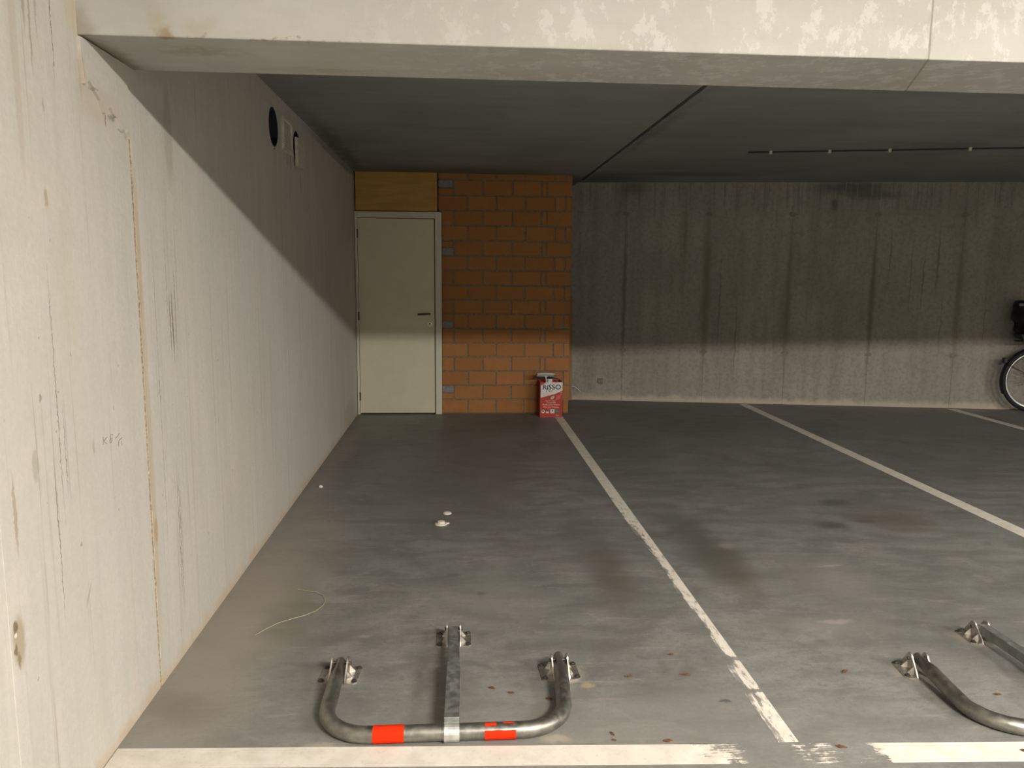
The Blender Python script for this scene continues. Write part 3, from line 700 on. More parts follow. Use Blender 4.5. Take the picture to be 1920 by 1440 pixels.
bm = bmesh.new(); prism(bm, circle(-0.285+dx, 0.930, .0075, 14), 'y', 7.8325+dy, 7.836+dy)
prism(bm, [(-0.290+dx, .908), (-0.280+dx, .908), (-0.281+dx, .93), (-0.289+dx, .93)], 'y', 7.8325+dy, 7.836+dy); finish('keyhole', bm, M['dark'], leaf)

ply = add_box('plywood_panel', (-1.012, 7.852, 2.046), (-0.206, 7.87, 2.4235), M['ply'], bevel=0.002)
tag(ply, 'golden plywood panel closing the gap above the cream door', 'panel')
for zz in (2.08, 2.39):
    for xx in (-1.0, -0.218):
        pass

# leaning board beside the closet
bd = bpy.data.objects.new('wooden_board', None)
bm = bmesh.new()
prism(bm, [(-0.045, 0.0), (0.050, 0.0), (0.032, 1.19), (-0.075, 1.19)], 'y', -0.009, 0.009); bevel_all(bm, .0015)
bd = finish('wooden_board', bm, M['board'])
bd.location = (1.262, by(1.26)-0.062, 0.0); bd.rotation_euler = (math.radians(-2.0), 0, -0.157)
tag(bd, 'narrow brown wooden board standing upright in the corner beside the brick closet', 'board')
bm = bmesh.new()
tube(bm, [(1.30, by(1.3)-0.03, 0.165), (1.345, by(1.345)-0.035, 0.155), (1.385, by(1.385)-0.035, 0.125), (1.41, by(1.41)-0.02, 0.095)], 0.0028, 8)
cw = finish('cable_end', bm, M['white_plastic'], None, True)
tag(cw, 'short pale cable end curling out behind the leaning wooden board', 'cable')
bm = bmesh.new(); box(bm, (-.03, -.006, -.03), (.03, .006, .03), .004); box(bm, (-.007, -.012, -.007), (.007, .0, .007), .003)
ob = finish('wall_plug', bm, M['plug']); ob.location = (1.636, by(1.636)-0.004, 0.228); ob.rotation_euler = (0, 0, -0.157)
tag(ob, 'small square grey wall plug low on the back wall near the board', 'plug')

# ------------------------------------------------------------------ vents on the left wall
v1 = empty('vent_pipe', (XL, 4.522, 2.229))
def sleeve_mesh(ra_, rb_, cy_=0.0, cz_=0.0):
    bm = bmesh.new()
    for (ra, rb) in ((ra_, rb_),):
        A = circle(cy_, cz_, ra, 40); B = circle(cy_, cz_, rb, 40)
        for i in range(40):
            j = (i+1) % 40
            q = [[bm.verts.new((xx, *p_)) for p_ in (A[i], A[j])] for xx in (0.001, -0.2)]
            r_ = [[bm.verts.new((xx, *p_)) for p_ in (B[i], B[j])] for xx in (0.001, -0.2)]
            bm.faces.new((q[0][0], q[0][1], r_[0][1], r_[0][0])); bm.faces.new((q[0][0], q[1][0], q[1][1], q[0][1])); bm.faces.new((r_[0][0], r_[0][1], r_[1][1], r_[1][0]))
    bmesh.ops.remove_doubles(bm, verts=bm.verts, dist=1e-5)
    return bm
bm = sleeve_mesh(0.105, 0.098)
finish('pipe_sleeve', bm, M['sleeve'], v1, True)
bm = bmesh.new(); prism(bm, circle(0, 0, 0.1, 32), 'x', -0.199, -0.19); finish('pipe_end', bm, M['dark'], v1)
tag(v1, 'open round dark pipe end high in the left wall, nearest the beam', 'vent')

v2 = empty('vent_grille', (XL, 4.85, 2.235))
bm = bmesh.new()
for a, b in [((-.004, -.128, -.098), (.013, -.098, .098)), ((-.004, .106, -.098), (.013, .128, .098)), ((-.004, -.1, -.098), (.013, .108, -.074)), ((-.004, -.1, .078), (.013, .108, .098))]:
    box(bm, a, b, .004)
finish('grille_frame', bm, M['vent'], v2)
bm = bmesh.new()
for i in range(9):
    y = -.096+i*.2/8; box(bm, (.0055, y-.0050, -.077), (.0070, y+.0050, .08))
for i in range(12):
    z = -.072+i*.15/11; box(bm, (.0055, -.1, z-.0032), (.0066, .108, z+.0032))
finish('perforated_plate', bm, M['vent'], v2)
add_box('dark_backing', (-.004, -.1, -.076), (.0015, .107, .079), M['dark'], v2)  # black sheet stands in for the unlit duct behind the plate
tag(v2, 'square off-white perforated vent grille high on the left wall', 'vent')

v3 = empty('vent_cover', (XL, 5.13, 2.20))
bm = bmesh.new()
pts = [(-.105, -.115), (.075, -.115), (.118, -.02), (.112, .045), (.06, .066), (-.105, .062)]
A = [bm.verts.new((0.012, u, v_)) for u, v_ in pts]; Bv = [bm.verts.new((0.034 if u > -.1 else 0.030, u, v_)) for u, v_ in pts]
bm.faces.new(A); bm.faces.new(Bv[::-1])
for i in range(6): bm.faces.new((A[i], Bv[i], Bv[(i+1) % 6], A[(i+1) % 6]))
bevel_all(bm, .004, 2)
finish('lid', bm, M['vent'], v3)
bm = bmesh.new(); ring(bm, (0.0, 0.01, 0.005), 'x', 0.113, 0.003, 40, 8); finish('collar', bm, M['vent'], v3, True)
bm = bmesh.new(); prism(bm, circle(0.01, 0.005, 0.111, 32), 'x', -0.19, -0.16); finish('pipe_end', bm, M['dark'], v3)  # near-black disc and dark sleeve, added to keep the hole looking unlit
finish('pipe_sleeve', sleeve_mesh(0.111, 0.104, 0.01, 0.005), M['sleeve'], v3, True)
tag(v3, 'off-white vent lid hanging askew over a round hole, next to the grille', 'vent')

# ------------------------------------------------------------------ cable on the ceiling
cb = empty('ceiling_cable', (2.56, 6.39, CR))
def cy(x): return 6.387-0.232*(x-2.573) - 0.004*(x-2.573)**2
bm = bmesh.new()
tube(bm, [(x-2.56, cy(x)-6.39, -0.010) for x in [2.40+0.2*i for i in range(40)]], 0.0062, 10)
finish('cable_run', bm, M['conduit'], cb, True)
for x in (2.573, 3.022, 3.469, 4.049, 4.62, 5.2, 5.8):
    bm = bmesh.new()
    arc = [(0.013*math.cos(a), -0.011+0.013*math.sin(a)) for a in [PI+PI*i/8 for i in range(9)]]
    out = [(0.030, 0.0), (0.030, -0.003), (0.018, -0.004)]+[(0.017*math.cos(a), -0.011-0.017*abs(math.sin(a))) for a in [PI*i/8 for i in range(9)]]+[(-0.018, -0.004), (-0.030, -0.003), (-0.030, 0.0)]
    prism(bm, out, 'x', -0.011, 0.011)
    o = finish('clip', bm, M['clip'], cb); o.location = (x-2.56, cy(x)-6.39, 0.0); o.rotation_euler = (0, 0, -0.235)
tag(cb, 'dark cable in pale clips running along the back bay ceiling', 'cable')

# ------------------------------------------------------------------ parking barriers
def hinge_pair(parent, cx, cyy, gap, rz=0.0):
    mt = Matrix.Translation((cx, cyy, 0)) @ Matrix.Rotation(rz, 4, 'Z')
    for s in (-1, 1):
        bm = bmesh.new()
        x0 = s*gap; x1 = s*(gap+0.041)
        # foot flange with cut outer corners
        fl = [(x0, -.060), (s*(gap+.030), -.060), (x1, -.048), (x1, .048), (s*(gap+.030), .060), (x0, .060)]
        prism(bm, fl, 'z', 0.0005, .0055)
        # upright ear with rounded top
        ear = [(-.060, .002), (-.052, .018)]+[(.006+.020*math.cos(a), .049+.020*math.sin(a)) for a in [PI*0.86-i*PI*0.72/7 for i in range(8)]]+[(.054, .018), (.060, .002)]
        prism(bm, ear, 'x', x0-.0025, x0+.0025)
        # pressed gussets
        for yc in (-.022, .026):
            A = [bm.verts.new(p_) for p_ in ((x0, yc-.009, .036), (x0, yc+.009, .036), (s*(gap+.021), yc, .005))]
            Bq = [bm.verts.new(p_) for p_ in ((x0, yc-.015, .004), (x0, yc+.015, .004))]
            bm.faces.new((A[0], A[1], A[2])); bm.faces.new((A[0], A[2], Bq[0])); bm.faces.new((A[1], Bq[1], A[2])); bm.faces.new((Bq[0], A[2], Bq[1])); bm.faces.new((A[0], Bq[0], Bq[1], A[1]))
        bmesh.ops.transform(bm, matrix=mt, verts=bm.verts)
        br = finish('bracket', bm, M['bracket'], parent)
        for yc in (-.045, .046):
            bm = bmesh.new()
            prism(bm, circle(s*(gap+.030), yc, .0105, 16), 'z', .0055, .0075); prism(bm, circle(s*(gap+.030), yc, .0065, 6), 'z', .0075, .0125)
            bmesh.ops.transform(bm, matrix=mt, verts=bm.verts)
            finish('bolt', bm, M['bolt'], br)
    bm = bmesh.new(); tube(bm, [(-gap-.009, .008, .046), (gap+.009, .008, .046)], .006, 10)
    bmesh.ops.transform(bm, matrix=mt, verts=bm.verts)
    finish('pivot_pin', bm, M['bolt'], parent, True)

def barrier(loc, label):
    # local origin under the middle of the front tube
    t = empty('parking_barrier', loc)
    R = 0.0255; zb = 0.0265
    xl, xr, yh = -0.402, 0.380, 0.405
    def leg(xa, xb, s):
        # from hinge to the start of the bend
        return [(xa, yh+.012, .047), (xa, yh-.012, .046), (xa, yh-.045, .0445), (xa, yh-.085, .042), (xa+(xb-xa)*.6, .22, .033), (xb, .150, .029)]
    bl, brr = xl-.002, xr-.015
    L1 = leg(xl, bl, -1)
    R1 = leg(xr, brr, 1)
    bend = 0.150
    cl_ = [(bl+bend-bend*math.cos(a), bend-bend*math.sin(a), zb) for a in [PI/2*i/10 for i in range(1, 11)]]
    cr_ = [(brr-bend+bend*math.cos(a), bend-bend*math.sin(a), zb) for a in [PI/2*i/10 for i in range(1, 11)]]
    pts = L1+cl_+[(-0.1, 0, zb), (0.1, 0, zb)]+cr_[::-1]+R1[::-1]
    nl = len(L1)
    rr = [(.017, .020), (.0115, .021), (.0135, .0225), (.024, R), (R, R), (R, R)]
    radii = rr+[(R, R)]*(len(pts)-2*nl)+rr[::-1]
    bm = bmesh.new(); tube(bm, pts, radii, 20)
    tb = finish('hoop_tube', bm, M['tube'], t, True)
    # the supporting arm: inner square bar and outer sleeve
    bm = bmesh.new()
    ax = 0.012
    def sq(y0, z0, y1, z1, hw, hh, x0=-0.003, x1=0.006):
        vs = []
        for (y, z, xx) in ((y0, z0, x0), (y1, z1, x1)):
            vs.append([bm.verts.new((xx+ax*0+sx*hw, y, z+sz*hh)) for sx, sz in ((-1, -1), (1, -1), (1, 1), (-1, 1))])
        a, b = vs
        bm.faces.new(a[::-1]); bm.faces.new(b)
        for i in range(4): bm.faces.new((a[i], a[(i+1) % 4], b[(i+1) % 4], b[i]))
    sq(.640, .0475, .33, .046, .0190, .0185); bevel_all(bm, .002, 2)
    finish('inner_arm', bm, M['arm'], t)
    bm = bmesh.new()
    sq(.355, .0475, .012, .0445, .0240, .0235, 0.003, -0.003); bevel_all(bm, .002, 2)
    finish('arm_sleeve', bm, M['arm'], t)
    bm = bmesh.new(); n_ = 24
    A = circle(0, zb, R+.0045, n_); Bc = circle(0, zb, R+.0002, n_)
    for (x0, x1) in ((-.0265, .0205),):
        va = [[bm.verts.new((xx, *p_)) for p_ in A] for xx in (x0, x1)]; vb = [[bm.verts.new((xx, *p_)) for p_ in Bc] for xx in (x0, x1)]
        for i in range(n_):
            j = (i+1) % n_
            bm.faces.new((va[0][i], va[1][i], va[1][j], va[0][j])); bm.faces.new((vb[0][i], vb[0][j], vb[1][j], vb[1][i]))
            for e_ in (0, 1): bm.faces.new((va[e_][i], va[e_][j], vb[e_][j], vb[e_][i]))
    for v in bm.verts: v.co.z = max(v.co.z, 0.001)
    cl2 = finish('collar', bm, M['collar'], t)
    hinge_pair(t, xl, yh, .028, -0.08)
    hinge_pair(t, xr+.001, yh-.018, .028, 0.04)
    hinge_pair(t, 0.0, .655, .026, 0.0)
    # red tape: a whole band, and a torn one in three scraps
    def band(x0, x1, angs, nm='tape_band', jag=0.0, seed=1):
        bm = bmesh.new(); r3 = random.Random(seed)
        g = [[bm.verts.new((x0+(x1-x0)*i/8, (R+.0009)*math.cos(a), zb+(R+.0009)*math.sin(a + (r3.uniform(-jag, jag) if k in (0, len(angs)-1) else 0)))) for k, a in enumerate(angs)] for i in range(9)]
        for i in range(8):
            for k in range(len(angs)-1):
                bm.faces.new((g[i][k], g[i+1][k], g[i+1][k+1], g[i][k+1]))
        for v in bm.verts: v.co.z = max(v.co.z, 0.0005)
        o = finish(nm, bm, M['red_tape'], t); return o
    full = [2*PI*i/30 for i in range(31)]
    band(-.243, -.148, full)['label'] = 'orange-red tape band'
    fr_ = lambda d0, d1, k=10: [math.radians(d0+(d1-d0)*i/k) for i in range(k+1)]
    band(.098, .194, fr_(205, 318, 16)[::-1] and fr_(147, 262, 16), 'torn_tape_band', .04, 3)['label'] = 'torn orange-red tape band'
    band(.099, .135, fr_(88, 118, 5), 'torn_tape_band', .10, 5)
    band(.155, .190, fr_(84, 100, 4), 'torn_tape_band', .08, 6)
    return tag(t, label, 'parking barrier', 'fold-down parking barriers')
b1 = barrier((-0.018, 2.203, 0), 'folded grey steel parking barrier with red tape bands, in the bay before the door')
b2 = copy_tree(b1)
b2.location = (2.070, 2.118, 0); b2.rotation_euler = (0, 0, math.radians(-1.2))
tag(b2, 'folded grey steel parking barrier cut off at the right, no tape in view')

# ------------------------------------------------------------------ red box with squeegee
bx = empty('oil_box', (0.938, 7.635, 0), 0.0)
W, Dp, Hh = 0.226, 0.232, 0.358
bm = bmesh.new()
th = 0.003
for a, b in [((-W/2, 0, 0), (W/2, th, Hh)), ((-W/2, Dp-th, 0), (W/2, Dp, Hh)), ((-W/2, th, 0), (-W/2+th, Dp-th, Hh)), ((W/2-th, th, 0), (W/2, Dp-th, Hh)), ((-W/2, th, 0), (W/2, Dp-th, th))]:
    box(bm, a, b)
finish('carton', bm, M['red_card'], bx)
bm = bmesh.new(); box(bm, (-W/2+th+.0005, th+.0005, Hh-.06), (W/2-th-.0005, Dp-th-.0005, Hh-.045)); finish('dark_inner', bm, M['card_in'], bx)  # dark sheet standing in for the inside of the open box
def fp(px, py):            # crop pixel -> front face x, z
    return ((px-755)*0.000532, (1268-py)*0.000532)
def flat(name, pts, mat, y=-0.0004, raw=False):
    bm = bmesh.new()
    prism(bm, pts if raw else [fp(*p_) for p_ in pts], 'y', y-0.0004, y)
    return finish(name, bm, mat, bx)
flat('banner', [(553, 655), (658, 596), (966, 592), (966, 755), (900, 783), (820, 818), (700, 850), (553, 888)], M['white_print'])
flat('banner_edge', [(553, 856), (650, 846), (735, 825), (820, 818), (700, 850), (553, 888)], M['beige_print'], -0.0009)
def swoosh(pts, wdt, mat, y=-0.0010, name='swoosh'):
    bm = bmesh.new()
    for (a, b) in zip(pts[:-1], pts[1:]):
        A, Bq = Vector(fp(*a)), Vector(fp(*b)); d = (Bq-A).normalized(); nn = Vector((-d.y, d.x))*wdt/2
        prism(bm, [tuple(A-nn), tuple(Bq-nn), tuple(Bq+nn), tuple(A+nn)], 'y', y-.0004, y)
    return finish(name, bm, mat, bx)
swoosh([(560, 796), (590, 812), (640, 822), (700, 822), (740, 815)], .0022, M['grey_print'])
swoosh([(553, 822), (600, 840), (660, 846), (720, 838)], .003, M['grey_print'])
text_mesh('RiSSO', 0.0715, M['navy'], bx, (fp(762, 730)[0], -0.0012, fp(762, 730)[1]), bold=0.0012, sx=1.04)
text_mesh('Chef', 0.037, M['tan_print'], bx, (fp(712, 782)[0], -0.0012, fp(712, 782)[1]), shear=0.35, sx=0.85)
swoosh([(660, 790), (648, 775), (672, 742), (690, 745)], .0015, M['tan_print'])
flat('leaf_emblem', [(748, 915), (752, 882), (775, 862), (816, 852), (808, 888), (785, 915)], M['white_print'], -0.0004)
flat('leaf_emblem', [(757, 907), (759, 884), (780, 868), (806, 862), (799, 886), (780, 907)], M['leaf_print'], -0.0010)
swoosh([(930, 795), (945, 786), (962, 784)], .007, M['beige_print'], -.0004)
swoosh([(925, 828), (945, 824), (962, 822)], .003, M['pink_print'], -.0004)
for k in range(5):
    yy = 850+k*16; sh = -k*4
    swoosh([(862+sh, yy+8), (900+sh, yy+2), (938+sh, yy-8)], .004, M['rose_print'], -.0004, 'small_print')
for a in ([(640, 962), (662, 930), (672, 958), (690, 935)], [(700, 955), (705, 932), (718, 952), (732, 934), (748, 952)], [(765, 957), (775, 932), (790, 958), (806, 934), (822, 955), (860, 925)]):
    swoosh(a, .0026, M['pink_print'], -.0004, 'small_print')
for sx_, sy_, s_, mm, sz in ((755, 990, 'Frituurolie', 'pink_print', .022), (755, 1037, 'Huile pour friture', 'pink_print', .0255), (755, 1087, 'Olio per frittura', 'pink_print', .0255)):
    text_mesh(s_, sz, M[mm], bx, (fp(sx_, sy_)[0], -0.0006, fp(sx_, sy_)[1]), bold=0.0004, sx=0.95)
for yy in (1008, 1058, 1108):
    swoosh([(690, yy), (755, yy-2), (820, yy)], .003, M['rose_print'], -.0004, 'small_print')
cxx, czz = fp(604, 1155)
flat('round_seal', circle(cxx, czz, .0185, 20), M['beige_print'], -.0004, True)
flat('round_seal', circle(cxx-.001, czz+.003, .0105, 14), M['green_print'], -.0009, True)
flat('round_seal', circle(cxx+.001, czz-.007, .0065, 12), M['white_print'], -.0014, True)
flat('small_emblem', [(660, 1130), (712, 1130), (712, 1158), (660, 1158)], M['purple_print'])
flat('small_emblem', [(660, 1158), (712, 1158), (712, 1188), (660, 1188)], M['white_print'])
flat('small_emblem', [(675, 1140), (685, 1128), (696, 1140), (690, 1150), (680, 1150)], M['navy'], -.0010)
flat('square_emblem', [(742, 1112), (820, 1112), (820, 1190), (742, 1190)], M['white_print'])
c2 = fp(783, 1140); flat('square_emblem', circle(c2[0], c2[1], .0075, 14), M['black'], -.0010, True)
flat('tag_emblem', [(824, 1118), (900, 1118), (932, 1152), (900, 1186), (824, 1186)], M['green_print'])
swoosh([(832, 1128), (870, 1128)], .004, M['pale_patch'], -.0010, 'small_print'); swoosh([(832, 1156), (915, 1156)], .005, M['pale_patch'], -.0010, 'small_print')
text_mesh('10 L', 0.020, M['pink_print'], bx, (fp(880, 1242)[0], -0.0006, fp(880, 1242)[1]), bold=0.0003)
tag(bx, 'red carton box with white banner print, standing against the brick closet', 'box')

sq_ = empty('squeegee', (0.888, 7.735, 0.06))
def Q(x, z): return (x-0.888, z-0.06)
bm = bmesh.new()
top = [Q(.799, .430), Q(.983, .429)]
prism(bm, [Q(.797, .4285), Q(.985, .4275), Q(.981, .4355), Q(.94, .4395), Q(.89, .4410), Q(.84, .4400), Q(.800, .4370)], 'y', -.030, .012); finish('top_blade', bm, M['white_plastic'], sq_)
bm = bmesh.new(); box(bm, (Q(.792, 0)[0], -.034, .3605), (Q(.986, 0)[0], .014, .3685), .002); finish('rubber_strip', bm, M['rubber'], sq_)
bm = bmesh.new(); box(bm, (Q(.794, 0)[0], -.036, .3515), (Q(.972, 0)[0], .012, .3600), .002); finish('lower_bar', bm, M['white_plastic'], sq_)
bm = bmesh.new(); prism(bm, [Q(.780, .4000), Q(.785, .4085), Q(.978, .4105), Q(.966, .4000)], 'y', -.033, .012); finish('rubber_strip', bm, M['rubber'], sq_)
bm = bmesh.new(); tube(bm, [(*Q(.762, 0)[:1], -.01, .338), (Q(.782, 0)[0], -.01, .343), (Q(.80, 0)[0], -.008, .346)], .007, 10); finish('side_clip', bm, M['black'], sq_, True)
bm = bmesh.new(); tube(bm, [(Q(.97, 0)[0], .0, .330), (Q(1.0, 0)[0], .0, .322), (Q(1.022, 0)[0], .0, .322)], .005, 10); finish('side_clip', bm, M['black'], sq_, True)
bm = bmesh.new(); tube(bm, [(Q(.887, 0)[0], -.037, .352), (Q(.889, 0)[0], -.036, .335), (Q(.893, 0)[0], -.03, .29), (Q(.90, 0)[0], -.02, -.055)], [.011, .006, .0055, .0055], 12); finish('stem', bm, M['white_plastic'], sq_, True)
bm = bmesh.new(); tube(bm, [(Q(.93, 0)[0], -.005, .27), (Q(.93, 0)[0], -.005, .325)], .030, 20); finish('collar', bm, M['white_plastic'], sq_, True)
bm = bmesh.new(); tube(bm, [(Q(.93, 0)[0], -.005, .325), (Q(.93, 0)[0], -.005, .342)], [.030, .034], 20); finish('collar_cap', bm, M['black'], sq_, True)
bm = bmesh.new(); tube(bm, [(Q(.93, 0)[0], -.005, .27), (Q(.93, 0)[0], -.005, -.056)], .012, 12); finish('handle', bm, M['black'], sq_, True)
tag(sq_, 'black and white squeegee sticking out of the red carton box', 'squeegee')

# ------------------------------------------------------------------ bicycle
bk = empty('bicycle', (6.215, 7.80, 0), -0.22)
RW = 0.352
def wheel(cx, nm):
    bm = bmesh.new(); ring(bm, (cx, 0, RW), 'y', RW-.021, .021, 56, 12); ty = finish('tyre', bm, M['rubber'], bk, True)
    bm = bmesh.new()
    prof = [(RW-.042, -.011), (RW-.042, .011), (RW-.050, .012), (RW-.064, .006), (RW-.064, -.006), (RW-.050, -.012)]
    n_ = 56; rg = []
    for i in range(n_):
        a = 2*PI*i/n_; rg.append([bm.verts.new((cx+r_*math.cos(a), y_, RW+r_*math.sin(a))) for r_, y_ in prof])
    for i in range(n_):
        for j in range(6): bm.faces.new((rg[i][j], rg[i][(j+1) % 6], rg[(i+1) % n_][(j+1) % 6], rg[(i+1) % n_][j]))
    finish('rim', bm, M['rim'], bk, True)
    bm = bmesh.new(); tube(bm, [(cx, -.055, RW), (cx, -.03, RW), (cx, -.029, RW), (cx, .029, RW), (cx, .03, RW), (cx, .055, RW)], [.008, .008, .02, .02, .008, .008], 14); finish('hub', bm, M['chrome'], bk, True)
    for i in range(28):
        a = 2*PI*i/28; h = a+(0.9 if i % 2 else -0.9); s = 1 if (i//2) % 2 else -1
        bm = bmesh.new(); tube(bm, [(cx+.019*math.cos(h), s*.027, RW+.019*math.sin(h)), (cx+(RW-.06)*math.cos(a), 0, RW+(RW-.06)*math.sin(a))], .0011, 5)
        finish('spoke', bm, M['spoke'], bk)
    bm = bmesh.new()
    pr = []
    a0, a1 = (math.radians(20), math.radians(205)) if cx == 0 else (math.radians(10), math.radians(170))
    for i in range(31):
        a = a0+(a1-a0)*i/30
        pr.append([bm.verts.new((cx+r_*math.cos(a), y_, RW+r_*math.sin(a))) for r_, y_ in ((RW+.004, -.027), (RW+.012, -.018), (RW+.015, 0), (RW+.012, .018), (RW+.004, .027), (RW+.009, .018), (RW+.012, 0), (RW+.009, -.018))])
    for i in range(30):
        for j in range(8): bm.faces.new((pr[i][j], pr[i][(j+1) % 8], pr[i+1][(j+1) % 8], pr[i+1][j]))
    finish('mudguard', bm, M['bike'], bk, True)
wheel(0.0, 'rear'); wheel(1.08, 'front')
def bt(name, pts, r, mat='bike', sides=10):
    bm = bmesh.new(); tube(bm, pts, r, sides); return finish(name, bm, M[mat], bk, True)
for s in (-1, 1):
    bt('chain_stay', [(0, s*.058, RW), (.42, s*.035, .29)], .009)
    bt('seat_stay', [(0, s*.058, RW), (.25, s*.03, .75)], .008)
    bt('mudguard_stay', [(0, s*.06, RW), (-.317, s*.03, .530)], .0035, 'black', 6)
    bt('carrier_strut', [(0, s*.062, RW), (-.06, s*.06, .77)], .005, 'black', 8)
    bt('fork_blade', [(1.08, s*.055, RW), (1.0, s*.05, .60), (.965, s*.03, .74)], .011)
bt('seat_tube', [(.42, 0, .28), (.24, 0, .86)], .016)
bt('down_tube', [(.42, 0, .29), (.90, 0, .84)], .019)
bt('top_tube', [(.30, 0, .62), (.88, 0, .90)], .016)
bt('head_tube', [(.965, 0, .72), (.885, 0, .95)], .019)
bt('stem', [(.885, 0, .95), (.865, 0, 1.06), (.90, 0, 1.09)], .013)
bt('handlebar', [(.72, -.28, 1.08), (.82, -.25, 1.09), (.89, -.12, 1.09), (.90, 0, 1.09), (.89, .12, 1.09), (.82, .25, 1.09), (.72, .28, 1.08)], .011, 'chrome')
for s in (-1, 1): bt('grip', [(.70, s*.283, 1.078), (.80, s*.258, 1.088)], .016, 'rubber')
bt('carrier', [(-.24, -.055, .775), (.20, -.05, .775), (.20, .05, .775), (-.24, .055, .775), (-.255, 0, .775), (-.24, -.055, .775)], .006, 'black', 8)
bt('crank', [(.42, -.06, .28), (.42, .06, .28)], .012, 'chrome')
bm = bmesh.new(); ring(bm, (.42, -.05, .28), 'y', .08, .006, 32, 8); ring(bm, (.42, -.05, .28), 'y', .045, .012, 24, 8); finish('chainring', bm, M['chrome'], bk, True)
bt('crank', [(.42, -.065, .28), (.50, -.07, .14)], .009, 'chrome'); bt('crank', [(.42, .065, .28), (.34, .07, .42)], .009, 'chrome')
for c_ in ((.50, -.12, .14), (.34, .12, .42)):
    bm = bmesh.new(); box(bm, (c_[0]-.045, c_[1]-.045, c_[2]-.01), (c_[0]+.045, c_[1]+.045, c_[2]+.01), .004); finish('pedal', bm, M['black'], bk)
bm = bmesh.new()
prev = None
for i in range(9):
    t_ = i/8; x = .12+.27*t_; hw = .075*(1-t_)**.8+.018; z = .90+.02*(1-t_)**2
    cur = [bm.verts.new((x, -hw, z-.01)), bm.verts.new((x, -hw*.5, z+.02)), bm.verts.new((x, 0, z+.024)), bm.verts.new((x, hw*.5, z+.02)), bm.verts.new((x, hw, z-.01)), bm.verts.new((x, 0, z-.025))]
    if prev:
        for j in range(6): bm.faces.new((prev[j], prev[(j+1) % 6], cur[(j+1) % 6], cur[j]))
    else: bm.faces.new(cur)
    prev = cur
bm.faces.new(prev[::-1]); finish('saddle', bm, M['black'], bk, True)
bt('kickstand', [(.1, -.05, .30), (.02, -.16, .012)], .009, 'black')
# rear lamp on the mudguard
bm = bmesh.new(); box(bm, (-.352, -.025, .535), (-.312, .025, .590), .006); finish('rear_lamp', bm, M['black'], bk)
# child seat behind the saddle: shell sections from seat front, round the base and up the back
cs = bpy.data.objects.new('child_seat', None); COL.objects.link(cs); cs.parent = bk
secs = [(.08, .86, .13, .04), (.03, .848, .15, .045), (-.06, .845, .16, .05), (-.135, .865, .16, .055), (-.195, .92, .155, .065), (-.222, .99, .15, .065), (-.230, 1.055, .145, .062), (-.230, 1.092, .125, .042), (-.236, 1.125, .095, .050), (-.238, 1.165, .09, .055), (-.238, 1.200, .075, .045), (-.238, 1.212, .05, .02)]
bm = bmesh.new(); prev = None
for i, (x, z, hw, th_) in enumerate(secs):
    a = (Vector((secs[min(i+1, len(secs)-1)][0], 0, secs[min(i+1, len(secs)-1)][1]))-Vector((secs[max(i-1, 0)][0], 0, secs[max(i-1, 0)][1]))).normalized()
    nn = Vector((a.z, 0, -a.x))
    if nn.x < 0 and i > 4: nn = -nn
    c0 = Vector((x, 0, z))
    cur = []
    for (u, v_) in ((-1, -.25), (-.7, -.9), (0, -1), (.7, -.9), (1, -.25), (1, .9), (.8, 1.0), (.55, .1), (0, 0), (-.55, .1), (-.8, 1.0), (-1, .9)):
        cur.append(bm.verts.new(c0+Vector((0, u*hw, 0))+nn*(-v_*th_ if i <= 4 else v_*th_)))
    if prev:
        for j in range(12): bm.faces.new((prev[j], prev[(j+1) % 12], cur[(j+1) % 12], cur[j]))
    else: bm.faces.new(cur)
    prev = cur
bm.faces.new(prev[::-1])
sh = finish('shell', bm, M['black'], cs, True)
for p_ in sh.data.polygons: p_.use_smooth = True
sd = sh.modifiers.new('s', 'SUBSURF'); sd.levels = 2; sd.render_levels = 2
bm = bmesh.new(); box(bm, (-.225, -.160, .93), (-.15, -.148, 1.06), .004); finish('side_padding', bm, M['grey_cloth'], cs)
bm = bmesh.new(); box(bm, (-.288, -.100, 1.148), (-.246, -.080, 1.178), .003); finish('head_patch', bm, M['pale_patch'], cs)
bm = bmesh.new(); prism(bm, [(-.215, .805), (-.13, .775), (.05, .80), (.05, .85), (-.235, .85)], 'y', -.09, .09); finish('seat_base', bm, M['black'], cs)
bm = bmesh.new(); tube(bm, [(-.225, -.06, .815), (-.15, -.06, .725), (-.09, -.06, .775)], .006, 8); finish('support_bow', bm, M['black'], cs, True)
for s in (-1, 1):
    bm = bmesh.new(); box(bm, (.02, s*.17-.03, .50), (.12, s*.17+.03, .86), .012); finish('foot_rest', bm, M['black'], cs)
tag(bk, 'black bicycle with child seat parked along the back wall, half out of frame', 'bicycle')

# ------------------------------------------------------------------ small things on the floor
def dry_leaf(x, y, L, rz, seed, label):
    r4 = random.Random(seed); bm = bmesh.new()
    n_ = 6; up_ = []; dn = []; md_ = []
    for i in range(n_+1):
        t_ = i/n_; wv = L*0.22*math.sin(PI*min(1, t_*1.02+.02))**.8*(1+r4.uniform(-.2, .2))
        z = .0015+.002*math.sin(t_*PI)*r4.uniform(.3, 1.2)
        md_.append(bm.verts.new((t_*L-L/2, 0, z))); up_.append(bm.verts.new((t_*L-L/2, wv*r4.uniform(.5, 1.2), z+.0018))); dn.append(bm.verts.new((t_*L-L/2, -wv*r4.uniform(.6, 1.1), z*.7)))
    for i in range(n_):
        bm.faces.new((md_[i], md_[i+1], up_[i+1], up_[i])); bm.faces.new((dn[i], dn[i+1], md_[i+1], md_[i]))
    o = finish('dry_leaf', bm, M['leaf']); o.location = (x, y, 0.0005); o.rotation_euler = (0, 0, rz)
    tag(o, label, 'leaf', 'dry leaf scraps on the garage floor')
